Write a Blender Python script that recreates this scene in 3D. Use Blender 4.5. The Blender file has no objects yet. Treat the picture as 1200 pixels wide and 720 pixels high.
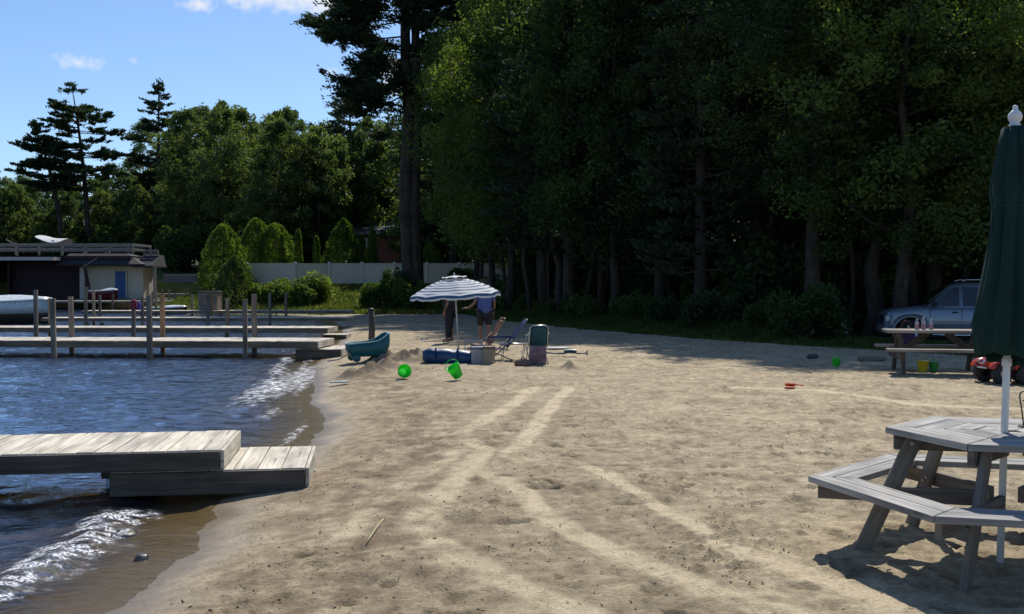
import bpy, math, random
import numpy as np
from mathutils import Vector, Matrix, Euler
random.seed(7)
RS = np.random.RandomState(11)
C = bpy.context.scene.collection
R = math.radians
SC = bpy.context.scene
# ------------------------------------------------------------ camera
CAMZ = 1.6
PITCH = math.atan(25/1200)
cam = bpy.data.cameras.new('camera'); cam.lens = 36; cam.sensor_width = 36; cam.clip_end = 3000; cam.clip_start = .05
camo = bpy.data.objects.new('camera', cam); C.objects.link(camo)
camo.location = (0, 0, CAMZ); camo.rotation_euler = (math.pi/2-PITCH, 0, 0)
SC.camera = camo
def ray(px, py):
    u = (px-600)/1200; v = (360-py)/1200
    return Vector((u, math.cos(PITCH)+v*math.sin(PITCH), -math.sin(PITCH)+v*math.cos(PITCH)))
def W(px, py, Y):            # point of the place seen at a pixel, at distance Y down the beach
    d = ray(px, py); t = Y/d.y
    return Vector((d.x*t, Y, CAMZ+d.z*t))
def G(px, py, z=0.0):
    d = ray(px, py); t = (z-CAMZ)/d.z
    return Vector((d.x*t, d.y*t, z))
# ------------------------------------------------------------ noise
_P = {}
def perlin(x, y, seed=0):
    if seed not in _P:
        r = np.random.RandomState(seed+100); a = r.rand(256, 256)*2*np.pi
        _P[seed] = (np.cos(a), np.sin(a))
    gx, gy = _P[seed]
    x = np.asarray(x, dtype=np.float64); y = np.asarray(y, dtype=np.float64)
    xi = np.floor(x).astype(np.int64); yi = np.floor(y).astype(np.int64)
    xf = x-xi; yf = y-yi
    u = xf*xf*xf*(xf*(xf*6-15)+10); v = yf*yf*yf*(yf*(yf*6-15)+10)
    def g(ix, iy, dx, dy):
        a = ix & 255; b = iy & 255
        return gx[a, b]*dx+gy[a, b]*dy
    n00 = g(xi, yi, xf, yf); n10 = g(xi+1, yi, xf-1, yf); n01 = g(xi, yi+1, xf, yf-1); n11 = g(xi+1, yi+1, xf-1, yf-1)
    return (n00*(1-u)+n10*u)*(1-v)+(n01*(1-u)+n11*u)*v
def fbm(x, y, o=4, seed=0, g=.5):
    s = 0; a = 1; f = 1
    for i in range(o):
        s = s+a*perlin(np.asarray(x)*f+i*17.3, np.asarray(y)*f-i*9.1, seed+i); a *= g; f *= 2.03
    return s
def sstep(a, b, x):
    t = np.clip((np.asarray(x, dtype=float)-a)/(b-a), 0, 1); return t*t*(3-2*t)
# ------------------------------------------------------------ node helpers
def new_mat(name):
    m = bpy.data.materials.new(name); m.use_nodes = True
    nt = m.node_tree; nt.nodes.clear()
    out = nt.nodes.new('ShaderNodeOutputMaterial')
    return m, nt, out
def nd(nt, t, **kw):
    n = nt.nodes.new(t)
    for k, v in kw.items():
        if k.startswith('i_'):
            key = k[2:]; n.inputs[int(key) if key.isdigit() else key.replace('_', ' ')].default_value = v
        else: setattr(n, k, v)
    return n
def L(nt, a, b): nt.links.new(a, b)
def ramp(nt, fac, stops):
    r = nd(nt, 'ShaderNodeValToRGB'); e = r.color_ramp.elements
    while len(e) < len(stops): e.new(.5)
    for el, (p, c) in zip(e, stops):
        el.position = p; el.color = (*c, 1) if len(c) == 3 else c
    L(nt, fac, r.inputs[0]); return r.outputs[0]
def pmat(name, c, c2=None, rough=.6, scale=6, metal=0, bump=.15, stretch=None, uv=False, detail=5, spec=.4, coat=0, bscale=None, dist=.01, trans=0):
    """paint / plastic / wood / cloth: two tones of the colour mixed by noise, with a slight bump"""
    m, nt, out = new_mat(name)
    b = nd(nt, 'ShaderNodeBsdfPrincipled'); L(nt, b.outputs[0], out.inputs[0])
    b.inputs['Metallic'].default_value = metal; b.inputs['Specular IOR Level'].default_value = spec
    b.inputs['Coat Weight'].default_value = coat
    tc = nd(nt, 'ShaderNodeTexCoord'); mp = nd(nt, 'ShaderNodeMapping')
    L(nt, tc.outputs['UV' if uv else 'Object'], mp.inputs[0])
    if stretch: mp.inputs['Scale'].default_value = stretch
    n1 = nd(nt, 'ShaderNodeTexNoise', i_Scale=scale, i_Detail=detail, i_Roughness=.6); L(nt, mp.outputs[0], n1.inputs['Vector'])
    c2 = c2 or tuple(v*.72 for v in c)
    col = ramp(nt, n1.outputs['Fac'], [(.3, c2), (.68, c)])
    L(nt, col, b.inputs['Base Color'])
    rr = nd(nt, 'ShaderNodeMapRange', i_3=max(.03, rough-.12), i_4=min(1, rough+.12)); L(nt, n1.outputs['Fac'], rr.inputs[0]); L(nt, rr.outputs[0], b.inputs['Roughness'])
    if bump:
        n2 = nd(nt, 'ShaderNodeTexNoise', i_Scale=bscale or scale*4, i_Detail=4.0); L(nt, mp.outputs[0], n2.inputs['Vector'])
        bp = nd(nt, 'ShaderNodeBump', i_Strength=bump, i_Distance=dist); L(nt, n2.outputs['Fac'], bp.inputs['Height']); L(nt, bp.outputs[0], b.inputs['Normal'])
    if trans:
        t = nd(nt, 'ShaderNodeBsdfTranslucent'); L(nt, col, t.inputs[0])
        mx = nd(nt, 'ShaderNodeMixShader', i_0=trans); L(nt, b.outputs[0], mx.inputs[1]); L(nt, t.outputs[0], mx.inputs[2]); L(nt, mx.outputs[0], out.inputs[0])
    return m
def wood(name, lo, hi, knots=True, rough=.8, crack=(.03,.027,.025)):
    m, nt, out = new_mat(name)
    b = nd(nt, 'ShaderNodeBsdfPrincipled', i_Roughness=rough); L(nt, b.outputs[0], out.inputs[0]); b.inputs['Specular IOR Level'].default_value = .25
    uv = nd(nt, 'ShaderNodeTexCoord')
    mp = nd(nt, 'ShaderNodeMapping'); mp.inputs['Scale'].default_value = (1.2, 26, 1); L(nt, uv.outputs['UV'], mp.inputs[0])
    n1 = nd(nt, 'ShaderNodeTexNoise', i_Scale=1.0, i_Detail=7.0, i_Roughness=.65, i_Distortion=.6); L(nt, mp.outputs[0], n1.inputs['Vector'])
    mp2 = nd(nt, 'ShaderNodeMapping'); mp2.inputs['Scale'].default_value = (.35, 1.0, 1); L(nt, uv.outputs['UV'], mp2.inputs[0])
    n2 = nd(nt, 'ShaderNodeTexNoise', i_Scale=4.0, i_Detail=4.0); L(nt, mp2.outputs[0], n2.inputs['Vector'])
    base = ramp(nt, n1.outputs['Fac'], [(.32, lo), (.66, hi)])
    blot = ramp(nt, n2.outputs['Fac'], [(.35, (.62,.62,.62)), (.62, (1.08,1.06,1.03))])
    mx = nd(nt, 'ShaderNodeMix', data_type='RGBA', blend_type='MULTIPLY'); mx.inputs[0].default_value = 1
    L(nt, base, mx.inputs[6]); L(nt, blot, mx.inputs[7])
    # narrow weather cracks along the grain
    mp3 = nd(nt, 'ShaderNodeMapping'); mp3.inputs['Scale'].default_value = (2.0, 60, 1); L(nt, uv.outputs['UV'], mp3.inputs[0])
    n3 = nd(nt, 'ShaderNodeTexNoise', i_Scale=1.0, i_Detail=3.0); L(nt, mp3.outputs[0], n3.inputs['Vector'])
    cr = ramp(nt, n3.outputs['Fac'], [(.3, (1,1,1)), (.37, (0,0,0))])
    mx2 = nd(nt, 'ShaderNodeMix', data_type='RGBA'); L(nt, cr, mx2.inputs[0]); L(nt, mx.outputs[2], mx2.inputs[6]); mx2.inputs[7].default_value = (*crack, 1)
    L(nt, mx2.outputs[2], b.inputs['Base Color'])
    bp = nd(nt, 'ShaderNodeBump', i_Strength=.5, i_Distance=.004); L(nt, n1.outputs['Fac'], bp.inputs['Height']); L(nt, bp.outputs[0], b.inputs['Normal'])
    return m
def leafmat(name, a, b_, c, trans=.35, scale=.35, tc=None, rough=.68):
    m, nt, out = new_mat(name)
    co = nd(nt, 'ShaderNodeTexCoord'); oi = nd(nt, 'ShaderNodeObjectInfo')
    n1 = nd(nt, 'ShaderNodeTexNoise', i_Scale=scale, i_Detail=3.0); L(nt, co.outputs['Object'], n1.inputs['Vector'])
    n2 = nd(nt, 'ShaderNodeTexWhiteNoise', noise_dimensions='3D')
    sn = nd(nt, 'ShaderNodeVectorMath', operation='SNAP'); sn.inputs[1].default_value = (.12, .12, .12); L(nt, co.outputs['Object'], sn.inputs[0]); L(nt, sn.outputs[0], n2.inputs[0])
    ad = nd(nt, 'ShaderNodeMath', operation='MULTIPLY_ADD'); ad.inputs[1].default_value = .35; L(nt, n2.outputs[0], ad.inputs[0]); L(nt, n1.outputs['Fac'], ad.inputs[2])
    ad2 = nd(nt, 'ShaderNodeMath', operation='MULTIPLY_ADD'); ad2.inputs[1].default_value = .26; L(nt, oi.outputs['Random'], ad2.inputs[0]); L(nt, ad.outputs[0], ad2.inputs[2])
    col = ramp(nt, ad2.outputs[0], [(.48, a), (.82, b_), (1.1 if False else 1.0, c)])
    d = nd(nt, 'ShaderNodeBsdfPrincipled', i_Roughness=rough); d.inputs['Specular IOR Level'].default_value = .22; L(nt, col, d.inputs['Base Color'])
    t = nd(nt, 'ShaderNodeBsdfTranslucent')
    mu = nd(nt, 'ShaderNodeMix', data_type='RGBA', blend_type='MULTIPLY'); mu.inputs[0].default_value = 1; L(nt, col, mu.inputs[6]); mu.inputs[7].default_value = (*(tc or (1.9, 2.0, .8)), 1)
    L(nt, mu.outputs[2], t.inputs[0])
    mx = nd(nt, 'ShaderNodeMixShader', i_0=trans); L(nt, d.outputs[0], mx.inputs[1]); L(nt, t.outputs[0], mx.inputs[2]); L(nt, mx.outputs[0], out.inputs[0])
    return m
# ------------------------------------------------------------ mesh building
def fast_mesh(name, co, quads, mat, smooth=False, cols=None, uvs=None):
    co = np.ascontiguousarray(co, dtype=np.float32); quads = np.ascontiguousarray(quads, dtype=np.int32)
    k = quads.shape[1]; n = len(quads)
    me = bpy.data.meshes.new(name)
    me.vertices.add(len(co)); me.vertices.foreach_set('co', co.ravel())
    me.loops.add(n*k); me.loops.foreach_set('vertex_index', quads.ravel())
    me.polygons.add(n); me.polygons.foreach_set('loop_start', np.arange(0, n*k, k, dtype=np.int32))
    me.polygons.foreach_set('loop_total', np.full(n, k, dtype=np.int32))
    if smooth: me.polygons.foreach_set('use_smooth', np.ones(n, dtype=bool))
    me.update(calc_edges=True); me.validate(verbose=False) if False else None
    if cols:
        for cn, arr in cols.items():
            arr = np.asarray(arr, dtype=np.float32)
            if arr.ndim == 1:
                a = me.attributes.new(cn, 'FLOAT', 'POINT'); a.data.foreach_set('value', arr)
            else:
                a = me.attributes.new(cn, 'FLOAT_COLOR', 'POINT')
                a.data.foreach_set('color', np.concatenate([arr, np.ones((len(arr), 1), np.float32)], 1).astype(np.float32).ravel())
    if mat: me.materials.append(mat)
    return me
def link(name, me, parent=None, loc=None):
    o = bpy.data.objects.new(name, me); C.objects.link(o)
    if parent: o.parent = parent
    if loc is not None: o.location = loc
    return o
def tag(o, label=None, cat=None, group=None, kind=None):
    if label: o['label'] = label
    if cat: o['category'] = cat
    if group: o['group'] = group
    if kind: o['kind'] = kind
    return o
def thing(name, label, cat, loc=(0, 0, 0), rz=0, group=None, rot=None):
    o = bpy.data.objects.new(name, None); C.objects.link(o); o.empty_display_size = .2
    o.location = loc; o.rotation_euler = rot or (0, 0, rz)
    return tag(o, label, cat, group)
def copy_tree(o, parent=None):
    c = o.copy(); C.objects.link(c)
    if parent: c.parent = parent
    for ch in list(o.children): copy_tree(ch, c)
    return c
class MB:
    def __init__(s): s.v = []; s.f = []; s.uv = []; s.sm = []
    def add(s, vs, fs, uvs=None, smooth=False, M=None):
        b = len(s.v)
        for v in vs:
            v = Vector(v)
            s.v.append(M @ v if M else v)
        for i, f in enumerate(fs):
            s.f.append([b+k for k in f])
            s.uv.append(uvs[i] if uvs else [(vs[k][0]+vs[k][2]*.3, vs[k][1]+vs[k][2]*.7) for k in f]); s.sm.append(smooth)
        return s
    def box(s, c, size, rot=None, M=None, taper=1):
        hx, hy, hz = size[0]/2, size[1]/2, size[2]/2
        vs = [(x*hx*(taper if z > 0 else 1), y*hy*(taper if z > 0 else 1), z*hz) for z in (-1, 1) for y in (-1, 1) for x in (-1, 1)]
        fs = [(0,2,3,1), (4,5,7,6), (0,1,5,4), (2,6,7,3), (0,4,6,2), (1,3,7,5)]
        la = max(range(3), key=lambda i: size[i]); ou, ov = random.random()*9, random.random()*9
        uvs = []
        for f in fs:
            P = [vs[k] for k in f]
            dims = [i for i in range(3) if max(p[i] for p in P)-min(p[i] for p in P) > 1e-9] or [0, 1]
            if len(dims) < 2: dims = [0, 1]
            a = la if la in dims else dims[0]; b_ = [d for d in dims if d != a][0]
            uvs.append([(p[a]+ou, p[b_]+ov) for p in P])
        T = Matrix.Translation(Vector(c))
        if rot is not None: T = T @ (rot if isinstance(rot, Matrix) else Euler(rot).to_matrix().to_4x4())
        if M: T = M @ T
        return s.add(vs, fs, uvs, M=T)
    def beam(s, p0, p1, w, h, up=(0, 0, 1)):      # board from p0 to p1, w across, h in the 'up' direction
        p0 = Vector(p0); p1 = Vector(p1); d = (p1-p0); ln = d.length; d.normalize()
        u = Vector(up); side = u.cross(d)
        if side.length < 1e-5: side = Vector((1, 0, 0)).cross(d)
        side.normalize(); u = d.cross(side)
        T = Matrix((( d.x, side.x, u.x, 0), (d.y, side.y, u.y, 0), (d.z, side.z, u.z, 0), (0, 0, 0, 1)))
        return s.box((0, 0, 0), (ln, w, h), M=Matrix.Translation((p0+p1)/2) @ T)
    def tube(s, pts, rad, n=8, cap=True, smooth=True):
        pts = [Vector(p) for p in pts]
        if not hasattr(rad, '__len__'): rad = [rad]*len(pts)
        vs = []; fs = []; uvs = []; ln = 0; prev = None
        for i, p in enumerate(pts):
            d = (pts[min(i+1, len(pts)-1)]-pts[max(i-1, 0)])
            if d.length < 1e-9: d = Vector((0, 0, 1))
            d.normalize()
            a = (prev if prev is not None else (Vector((0, 1, 0)) if abs(d.y) < .9 else Vector((1, 0, 0))))
            x = (a-d*a.dot(d)); x.normalize(); prev = x; y = d.cross(x)
            for k in range(n):
                t = 2*math.pi*k/n; vs.append(p+(x*math.cos(t)+y*math.sin(t))*rad[i])
        for i in range(len(pts)-1):
            l2 = ln+(pts[i+1]-pts[i]).length
            for k in range(n):
                k2 = (k+1) % n
                fs.append((i*n+k, i*n+k2, (i+1)*n+k2, (i+1)*n+k))
                uvs.append([(ln, k*.05), (ln, (k+1)*.05), (l2, (k+1)*.05), (l2, k*.05)])
            ln = l2
        s.add(vs, fs, uvs, smooth)
        if cap:
            b = len(s.v)-len(vs)
            for base, rev in ((0, True), ((len(pts)-1)*n, False)):
                f = [b+base+k for k in range(n)]
                s.f.append(f[::-1] if rev else f); s.uv.append([(s.v[q].x, s.v[q].y) for q in s.f[-1]]); s.sm.append(False)
        return s
    def lathe(s, prof, c=(0, 0, 0), n=20, M=None, smooth=True, a0=0, a1=2*math.pi, cap=False):
        vs = []; fs = []
        full = abs(a1-a0-2*math.pi) < 1e-6; cols = n if full else n+1
        for r, z in prof:
            for k in range(cols):
                t = a0+(a1-a0)*k/n; vs.append((r*math.cos(t), r*math.sin(t), z))
        for i in range(len(prof)-1):
            for k in range(n):
                k2 = (k+1) % cols
                fs.append((i*cols+k, i*cols+k2, (i+1)*cols+k2, (i+1)*cols+k))
        if cap:
            fs.append(tuple(range(cols))[::-1]); fs.append(tuple((len(prof)-1)*cols+k for k in range(cols)))
        T = Matrix.Translation(Vector(c))
        if M: T = T @ M
        return s.add(vs, fs, None, smooth, M=T)
    def prism(s, poly, h, M=None, axis='z', smooth=False):  # poly in xy, extruded by h along z
        n = len(poly)
        vs = [(x, y, 0) for x, y in poly]+[(x, y, h) for x, y in poly]
        fs = [tuple(range(n))[::-1], tuple(range(n, 2*n))]+[(i, (i+1) % n, n+(i+1) % n, n+i) for i in range(n)]
        ou = random.random()*7
        uvs = [[(vs[k][0]+ou, vs[k][1]) for k in f] for f in fs[:2]]
        for i in range(n):
            l = math.dist(poly[i], poly[(i+1) % n]); uvs.append([(ou, 0), (ou+l, 0), (ou+l, h), (ou, h)])
        return s.add(vs, fs, uvs, smooth, M=M)
    def build(s, name, mat, parent=None, world=False, bevel=0, solid=0, subsurf=0, smooth=False, inv=None):
        off = Vector(parent.location) if (parent and world) else Vector((0, 0, 0))
        me = bpy.data.meshes.new(name)
        me.from_pydata([v-off for v in s.v], [], s.f)
        uvl = me.uv_layers.new(name='UVMap')
        flat = [c for f in s.uv for uv in f for c in uv]
        if len(flat) == len(me.loops)*2: uvl.data.foreach_set('uv', flat)
        me.polygons.foreach_set('use_smooth', [smooth or q for q in s.sm])
        for m in (mat if isinstance(mat, (list, tuple)) else [mat]): me.materials.append(m)
        me.update()
        o = link(name, me, parent)
        if solid:
            md = o.modifiers.new('thick', 'SOLIDIFY'); md.thickness = solid; md.offset = 0
        if bevel:
            md = o.modifiers.new('bevel', 'BEVEL'); md.width = bevel; md.segments = 2; md.limit_method = 'ANGLE'; md.angle_limit = R(35)
        if subsurf:
            md = o.modifiers.new('sub', 'SUBSURF'); md.levels = md.render_levels = subsurf
        return o
def loft(sections, closed=True, caps=True):
    mb = MB(); n = len(sections[0]); vs = [p for s_ in sections for p in s_]; fs = []
    for i in range(len(sections)-1):
        for k in range(n if closed else n-1):
            k2 = (k+1) % n; fs.append((i*n+k, i*n+k2, (i+1)*n+k2, (i+1)*n+k))
    if caps: fs.append(tuple(range(n))[::-1]); fs.append(tuple((len(sections)-1)*n+k for k in range(n)))
    mb.add(vs, fs, None, True); return mb
# ------------------------------------------------------------ materials
M = {}
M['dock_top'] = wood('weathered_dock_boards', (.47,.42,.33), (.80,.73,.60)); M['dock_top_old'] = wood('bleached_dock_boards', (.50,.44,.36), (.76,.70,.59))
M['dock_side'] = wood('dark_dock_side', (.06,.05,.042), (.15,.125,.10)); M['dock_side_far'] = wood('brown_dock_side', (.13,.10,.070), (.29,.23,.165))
M['post'] = wood('dock_post_wood', (.13,.105,.085), (.30,.25,.205))
M['post_orange'] = wood('orange_post_wood', (.20,.12,.06), (.36,.23,.12))
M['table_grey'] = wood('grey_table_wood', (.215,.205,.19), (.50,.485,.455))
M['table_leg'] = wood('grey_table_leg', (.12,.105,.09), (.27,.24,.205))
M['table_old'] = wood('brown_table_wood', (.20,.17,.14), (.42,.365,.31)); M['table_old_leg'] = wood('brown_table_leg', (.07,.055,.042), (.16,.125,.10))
M['bark'] = wood('tree_bark', (.028,.022,.018), (.085,.068,.055), rough=.95)
M['leaf_a'] = leafmat('leaf_broad', (.022,.042,.017), (.050,.082,.026), (.125,.165,.040), .43)  # haze veil over the wood is put into this lifted leaf colour
M['leaf_b'] = leafmat('leaf_dark', (.020,.038,.018), (.044,.070,.028), (.090,.122,.038), .36)  # same haze lift put into the colour as for the broad leaves
M['leaf_pine'] = leafmat('pine_needles', (.016,.034,.018), (.034,.058,.028), (.065,.09,.038), .26, tc=(1.5,1.6,.8))
M['leaf_far'] = leafmat('leaf_far', (.032,.054,.024), (.064,.096,.036), (.125,.16,.055), .42, scale=.22)  # distance haze put into the colour: far leaves painted brighter
M['leaf_arb'] = leafmat('cedar_foliage', (.024,.050,.011), (.060,.105,.021), (.135,.18,.035), .40, scale=.8)
M['leaf_lime'] = leafmat('bush_foliage', (.05,.085,.018), (.10,.15,.03), (.19,.23,.05), .42, scale=.9)
M['grassblade'] = leafmat('grass_blades', (.03,.05,.012), (.06,.085,.02), (.12,.13,.04), .4, scale=1.2)
# ------------------------------------------------------------ world and sun
AZ, EL = R(12), R(48)
w = bpy.data.worlds.new("World"); SC.world = w; w.use_nodes = True
nt = w.node_tree; nt.nodes.clear()
out = nd(nt, 'ShaderNodeOutputWorld'); bg = nd(nt, 'ShaderNodeBackground', i_Strength=.13); L(nt, bg.outputs[0], out.inputs[0])
sky = nd(nt, 'ShaderNodeTexSky', sky_type='NISHITA'); sky.sun_disc = False; sky.sun_elevation = EL; sky.sun_rotation = AZ
sky.air_density = 1.0; sky.dust_density = .35; sky.ozone_density = 2.2; sky.altitude = 150
tint = nd(nt, 'ShaderNodeMix', data_type='RGBA', blend_type='MULTIPLY'); tint.inputs[0].default_value = 1
L(nt, sky.outputs[0], tint.inputs[6]); tint.inputs[7].default_value = (.74, .86, 1.02, 1)
geo = nd(nt, 'ShaderNodeTexCoord')
nz = nd(nt, 'ShaderNodeTexNoise', i_Scale=34.0, i_Detail=8.0, i_Roughness=.68); L(nt, geo.outputs['Generated'], nz.inputs['Vector'])
acc = None
# small fair-weather clouds: direction, half width, half height
for (px, py, wx, hy, k) in [(345,-2,.062,.016,1.0), (95,74,.027,.009,.85), (232,6,.016,.007,.9), (157,72,.006,.004,.35), (389,86,.009,.005,.4), (463,96,.014,.016,.9), (292,158,.006,.01,.6),
                            (-260,60,.10,.03,1.0), (-700,-120,.2,.05,1.0), (900,-260,.25,.06,1.0), (300,-420,.3,.07,1.0)]:
    d = ray(px, py).normalized()
    sub = nd(nt, 'ShaderNodeVectorMath', operation='SUBTRACT'); L(nt, geo.outputs['Generated'], sub.inputs[0]); sub.inputs[1].default_value = d
    sc = nd(nt, 'ShaderNodeVectorMath', operation='MULTIPLY'); sc.inputs[1].default_value = (1/wx, 1/wx, 1/hy); L(nt, sub.outputs[0], sc.inputs[0])
    ln = nd(nt, 'ShaderNodeVectorMath', operation='LENGTH'); L(nt, sc.outputs[0], ln.inputs[0])
    a = nd(nt, 'ShaderNodeMath', operation='MULTIPLY_ADD'); L(nt, nz.outputs['Fac'], a.inputs[0]); a.inputs[1].default_value = -3.6; L(nt, ln.outputs['Value'], a.inputs[2])
    mr = nd(nt, 'ShaderNodeMapRange', i_1=-.75, i_2=-1.7, i_3=0.0, i_4=k); mr.clamp = True; L(nt, a.outputs[0], mr.inputs[0])
    if acc is None: acc = mr.outputs[0]
    else:
        mm = nd(nt, 'ShaderNodeMath', operation='MAXIMUM'); L(nt, acc, mm.inputs[0]); L(nt, mr.outputs[0], mm.inputs[1]); acc = mm.outputs[0]
cl = nd(nt, 'ShaderNodeMix', data_type='RGBA'); L(nt, acc, cl.inputs[0]); L(nt, tint.outputs[2], cl.inputs[6]); cl.inputs[7].default_value = (6.6, 6.8, 7.2, 1)
L(nt, cl.outputs[2], bg.inputs[0])
sl = bpy.data.lights.new('sun', 'SUN'); sl.energy = 5.0; sl.angle = R(.5); sl.color = (1, .955, .88)
so = bpy.data.objects.new('sun', sl); C.objects.link(so)
sdir = Vector((math.sin(AZ)*math.cos(EL), math.cos(AZ)*math.cos(EL), math.sin(EL)))
so.rotation_euler = sdir.to_track_quat('Z', 'Y').to_euler(); so.location = (10, 10, 40)
# ------------------------------------------------------------ ground
WZ = -.12
SHORE = [(-40,-6.0),(0,-3.4),(2.5,-2.6),(4,-2.25),(5.47,-2.12),(5.8,-2.08),(6.6,-2.08),(7.97,-2.3),(9.5,-2.2),(11.1,-2.2),(12.5,-2.3),(13.6,-2.5),(15.3,-3.0),(17.6,-3.42),(20.5,-3.95),(23.2,-4.4),(25.2,-4.5),(34.4,-5.7),(43,-7.1),(52,-9.2),(58,-11.5),(60,-14),(61.5,-21),(62.5,-24),(80,-26),(82,-60),(83,-400),(2000,-900)]
_sy = np.array([a for a, b in SHORE]); _sx = np.array([b for a, b in SHORE])
def xs(y): return np.interp(y, _sy, _sx)
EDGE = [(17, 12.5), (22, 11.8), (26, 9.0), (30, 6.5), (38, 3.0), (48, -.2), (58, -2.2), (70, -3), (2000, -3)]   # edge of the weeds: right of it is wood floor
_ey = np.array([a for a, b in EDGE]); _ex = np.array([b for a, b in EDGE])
TR = [[(720,735),(640,700),(560,665),(505,628),(496,600),(540,560),(568,528),(540,508),(570,490),(600,476),(625,455)],
      [(1010,735),(870,708),(770,670),(700,640),(645,608),(618,582),(592,563),(545,548)],
      [(395,632),(440,592),(500,552),(540,528)],
      [(840,640),(930,668),(1030,705),(1080,735)],
      [(600,530),(628,500),(645,478),(668,455)], [(860,455),(960,458),(1080,476),(1190,480)], [(690,548),(745,578),(800,612),(850,642)]]
TRW = [.12, .115, .10, .11, .11, .12, .08]
def seg_d(x, y, pts):
    best = np.full(x.shape, 1e9)
    for a, b in zip(pts[:-1], pts[1:]):
        ax, ay, bx, by = a[0], a[1], b[0], b[1]; dx, dy = bx-ax, by-ay
        t = np.clip(((x-ax)*dx+(y-ay)*dy)/(dx*dx+dy*dy+1e-9), 0, 1)
        best = np.minimum(best, np.hypot(x-ax-t*dx, y-ay-t*dy))
    return best
TRP = [[(G(px, py).x, G(px, py).y) for px, py in t] for t in TR]
def base_h(x, y):
    x = np.asarray(x, float); y = np.asarray(y, float)
    wob = .10*perlin(y*1.3, y*0+3.3, 5)+.06*perlin(y*4.1, y*0+1.3, 6)+.035*perlin(y*9.7+x*3, x*5+1.3, 7)
    d = x-xs(y)+wob*np.clip(1-(y-3)/60, .2, 1)
    up = .13*(1-np.exp(-np.maximum(d, 0)/.75))
    dn = np.where(d > -2.5, .075*np.minimum(d, 0), -.1875+.16*(np.minimum(d, 0)+2.5))
    h = WZ+up+np.maximum(dn, -1.5)
    land = sstep(0, 5, d)
    h = h+sstep(66, 135, y)*sstep(-6, 14, x)*15+land*(sstep(58, 72, y)*1.55+sstep(74, 100, y)*1.6)+sstep(84, 96, y)*land*.3+sstep(96, 200, y)*9
    return h, d
def ground_z(x, y):
    return float(base_h(np.array([x]), np.array([y]))[0][0])
cx_d = np.arange(-3.7, 6.6, .0175)
left = [cx_d[0]]; st = .0175
while left[-1] > -420: st *= 1.035; left.append(left[-1]-st)
right = [cx_d[-1]]; st = .0175
while right[-1] < 420: st *= 1.035; right.append(right[-1]+st)
XS = np.array(left[::-1][:-1]+list(cx_d)+right[1:])
YS = [-30, -20, -10, -4, 0, 1.5, 2.6]
while YS[-1] < 300: YS.append(YS[-1]*1.0046+.0012)
YS += [340, 420, 600, 1000, 1800]
YS = np.array(YS)
X, Y = np.meshgrid(XS, YS)
Hh, Dd = base_h(X, Y)
beach = sstep(.15, 1.0, Dd)*(1-sstep(50, 58, Y))
near = np.clip(1-(Y-3)/45, .15, 1)
tr = np.zeros_like(X)
wx = X+.05*perlin(X*1.7, Y*1.7, 21)+.022*perlin(X*6, Y*6, 22)
wy = Y+.07*perlin(X*1.7+5, Y*1.7, 23)
sel = (Y > 2) & (Y < 26) & (X > -4) & (X < 12)
for pts, tw in zip(TRP, TRW):
    dd = seg_d(wx[sel], wy[sel], pts)
    v = 1-sstep(tw*.5, tw*1.25, dd)
    tr[sel] = np.maximum(tr[sel], v)
tr *= np.clip(.78+.75*fbm(X*2.3, Y*2.3, 4, 31), 0, 1)
rough = np.clip(.5+1.1*fbm(X*.55, Y*.55, 3, 40), .12, 1.25)*(1-.82*tr)*beach
lump = fbm(X*2.1, Y*2.1, 2, 50)*.012+fbm(X*6.5, Y*6.5, 3, 60)*.015
rid = (1-np.abs(fbm(X*3.7+.3*X, Y*3.7, 3, 70))*2.2)
lump2 = np.clip(fbm(X*13, Y*13, 3, 80)-.05, 0, 1)*.050*np.clip(2.0*fbm(X*1.1, Y*1.1, 2, 90)+.25, 0, 1)
Hh = Hh+rough*(lump+lump2)*np.clip(near*1.6, .3, 1.35)+beach*(1-.6*tr)*.0055*fbm(X*24, Y*24, 2, 95, .7)*np.clip(1-(Y-3)/14, 0, 1)
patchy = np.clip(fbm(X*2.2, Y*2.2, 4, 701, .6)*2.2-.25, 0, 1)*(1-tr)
# footprints and dug dents
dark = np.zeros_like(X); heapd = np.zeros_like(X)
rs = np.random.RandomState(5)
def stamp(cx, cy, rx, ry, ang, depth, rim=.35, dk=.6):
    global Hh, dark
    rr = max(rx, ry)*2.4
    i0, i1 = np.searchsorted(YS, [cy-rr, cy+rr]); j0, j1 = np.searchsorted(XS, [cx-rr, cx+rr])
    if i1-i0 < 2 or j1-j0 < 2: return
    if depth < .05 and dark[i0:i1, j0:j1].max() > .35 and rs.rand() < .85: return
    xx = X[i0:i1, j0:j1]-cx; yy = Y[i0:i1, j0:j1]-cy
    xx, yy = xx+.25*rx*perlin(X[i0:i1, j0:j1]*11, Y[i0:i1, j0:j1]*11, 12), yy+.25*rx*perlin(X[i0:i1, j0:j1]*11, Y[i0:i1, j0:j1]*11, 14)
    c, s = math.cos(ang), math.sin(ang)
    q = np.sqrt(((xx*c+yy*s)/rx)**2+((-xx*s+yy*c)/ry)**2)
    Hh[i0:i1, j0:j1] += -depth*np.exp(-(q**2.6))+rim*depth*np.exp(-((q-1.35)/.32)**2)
    dark[i0:i1, j0:j1] = np.maximum(dark[i0:i1, j0:j1], dk*np.exp(-(q**2.4)))
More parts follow.
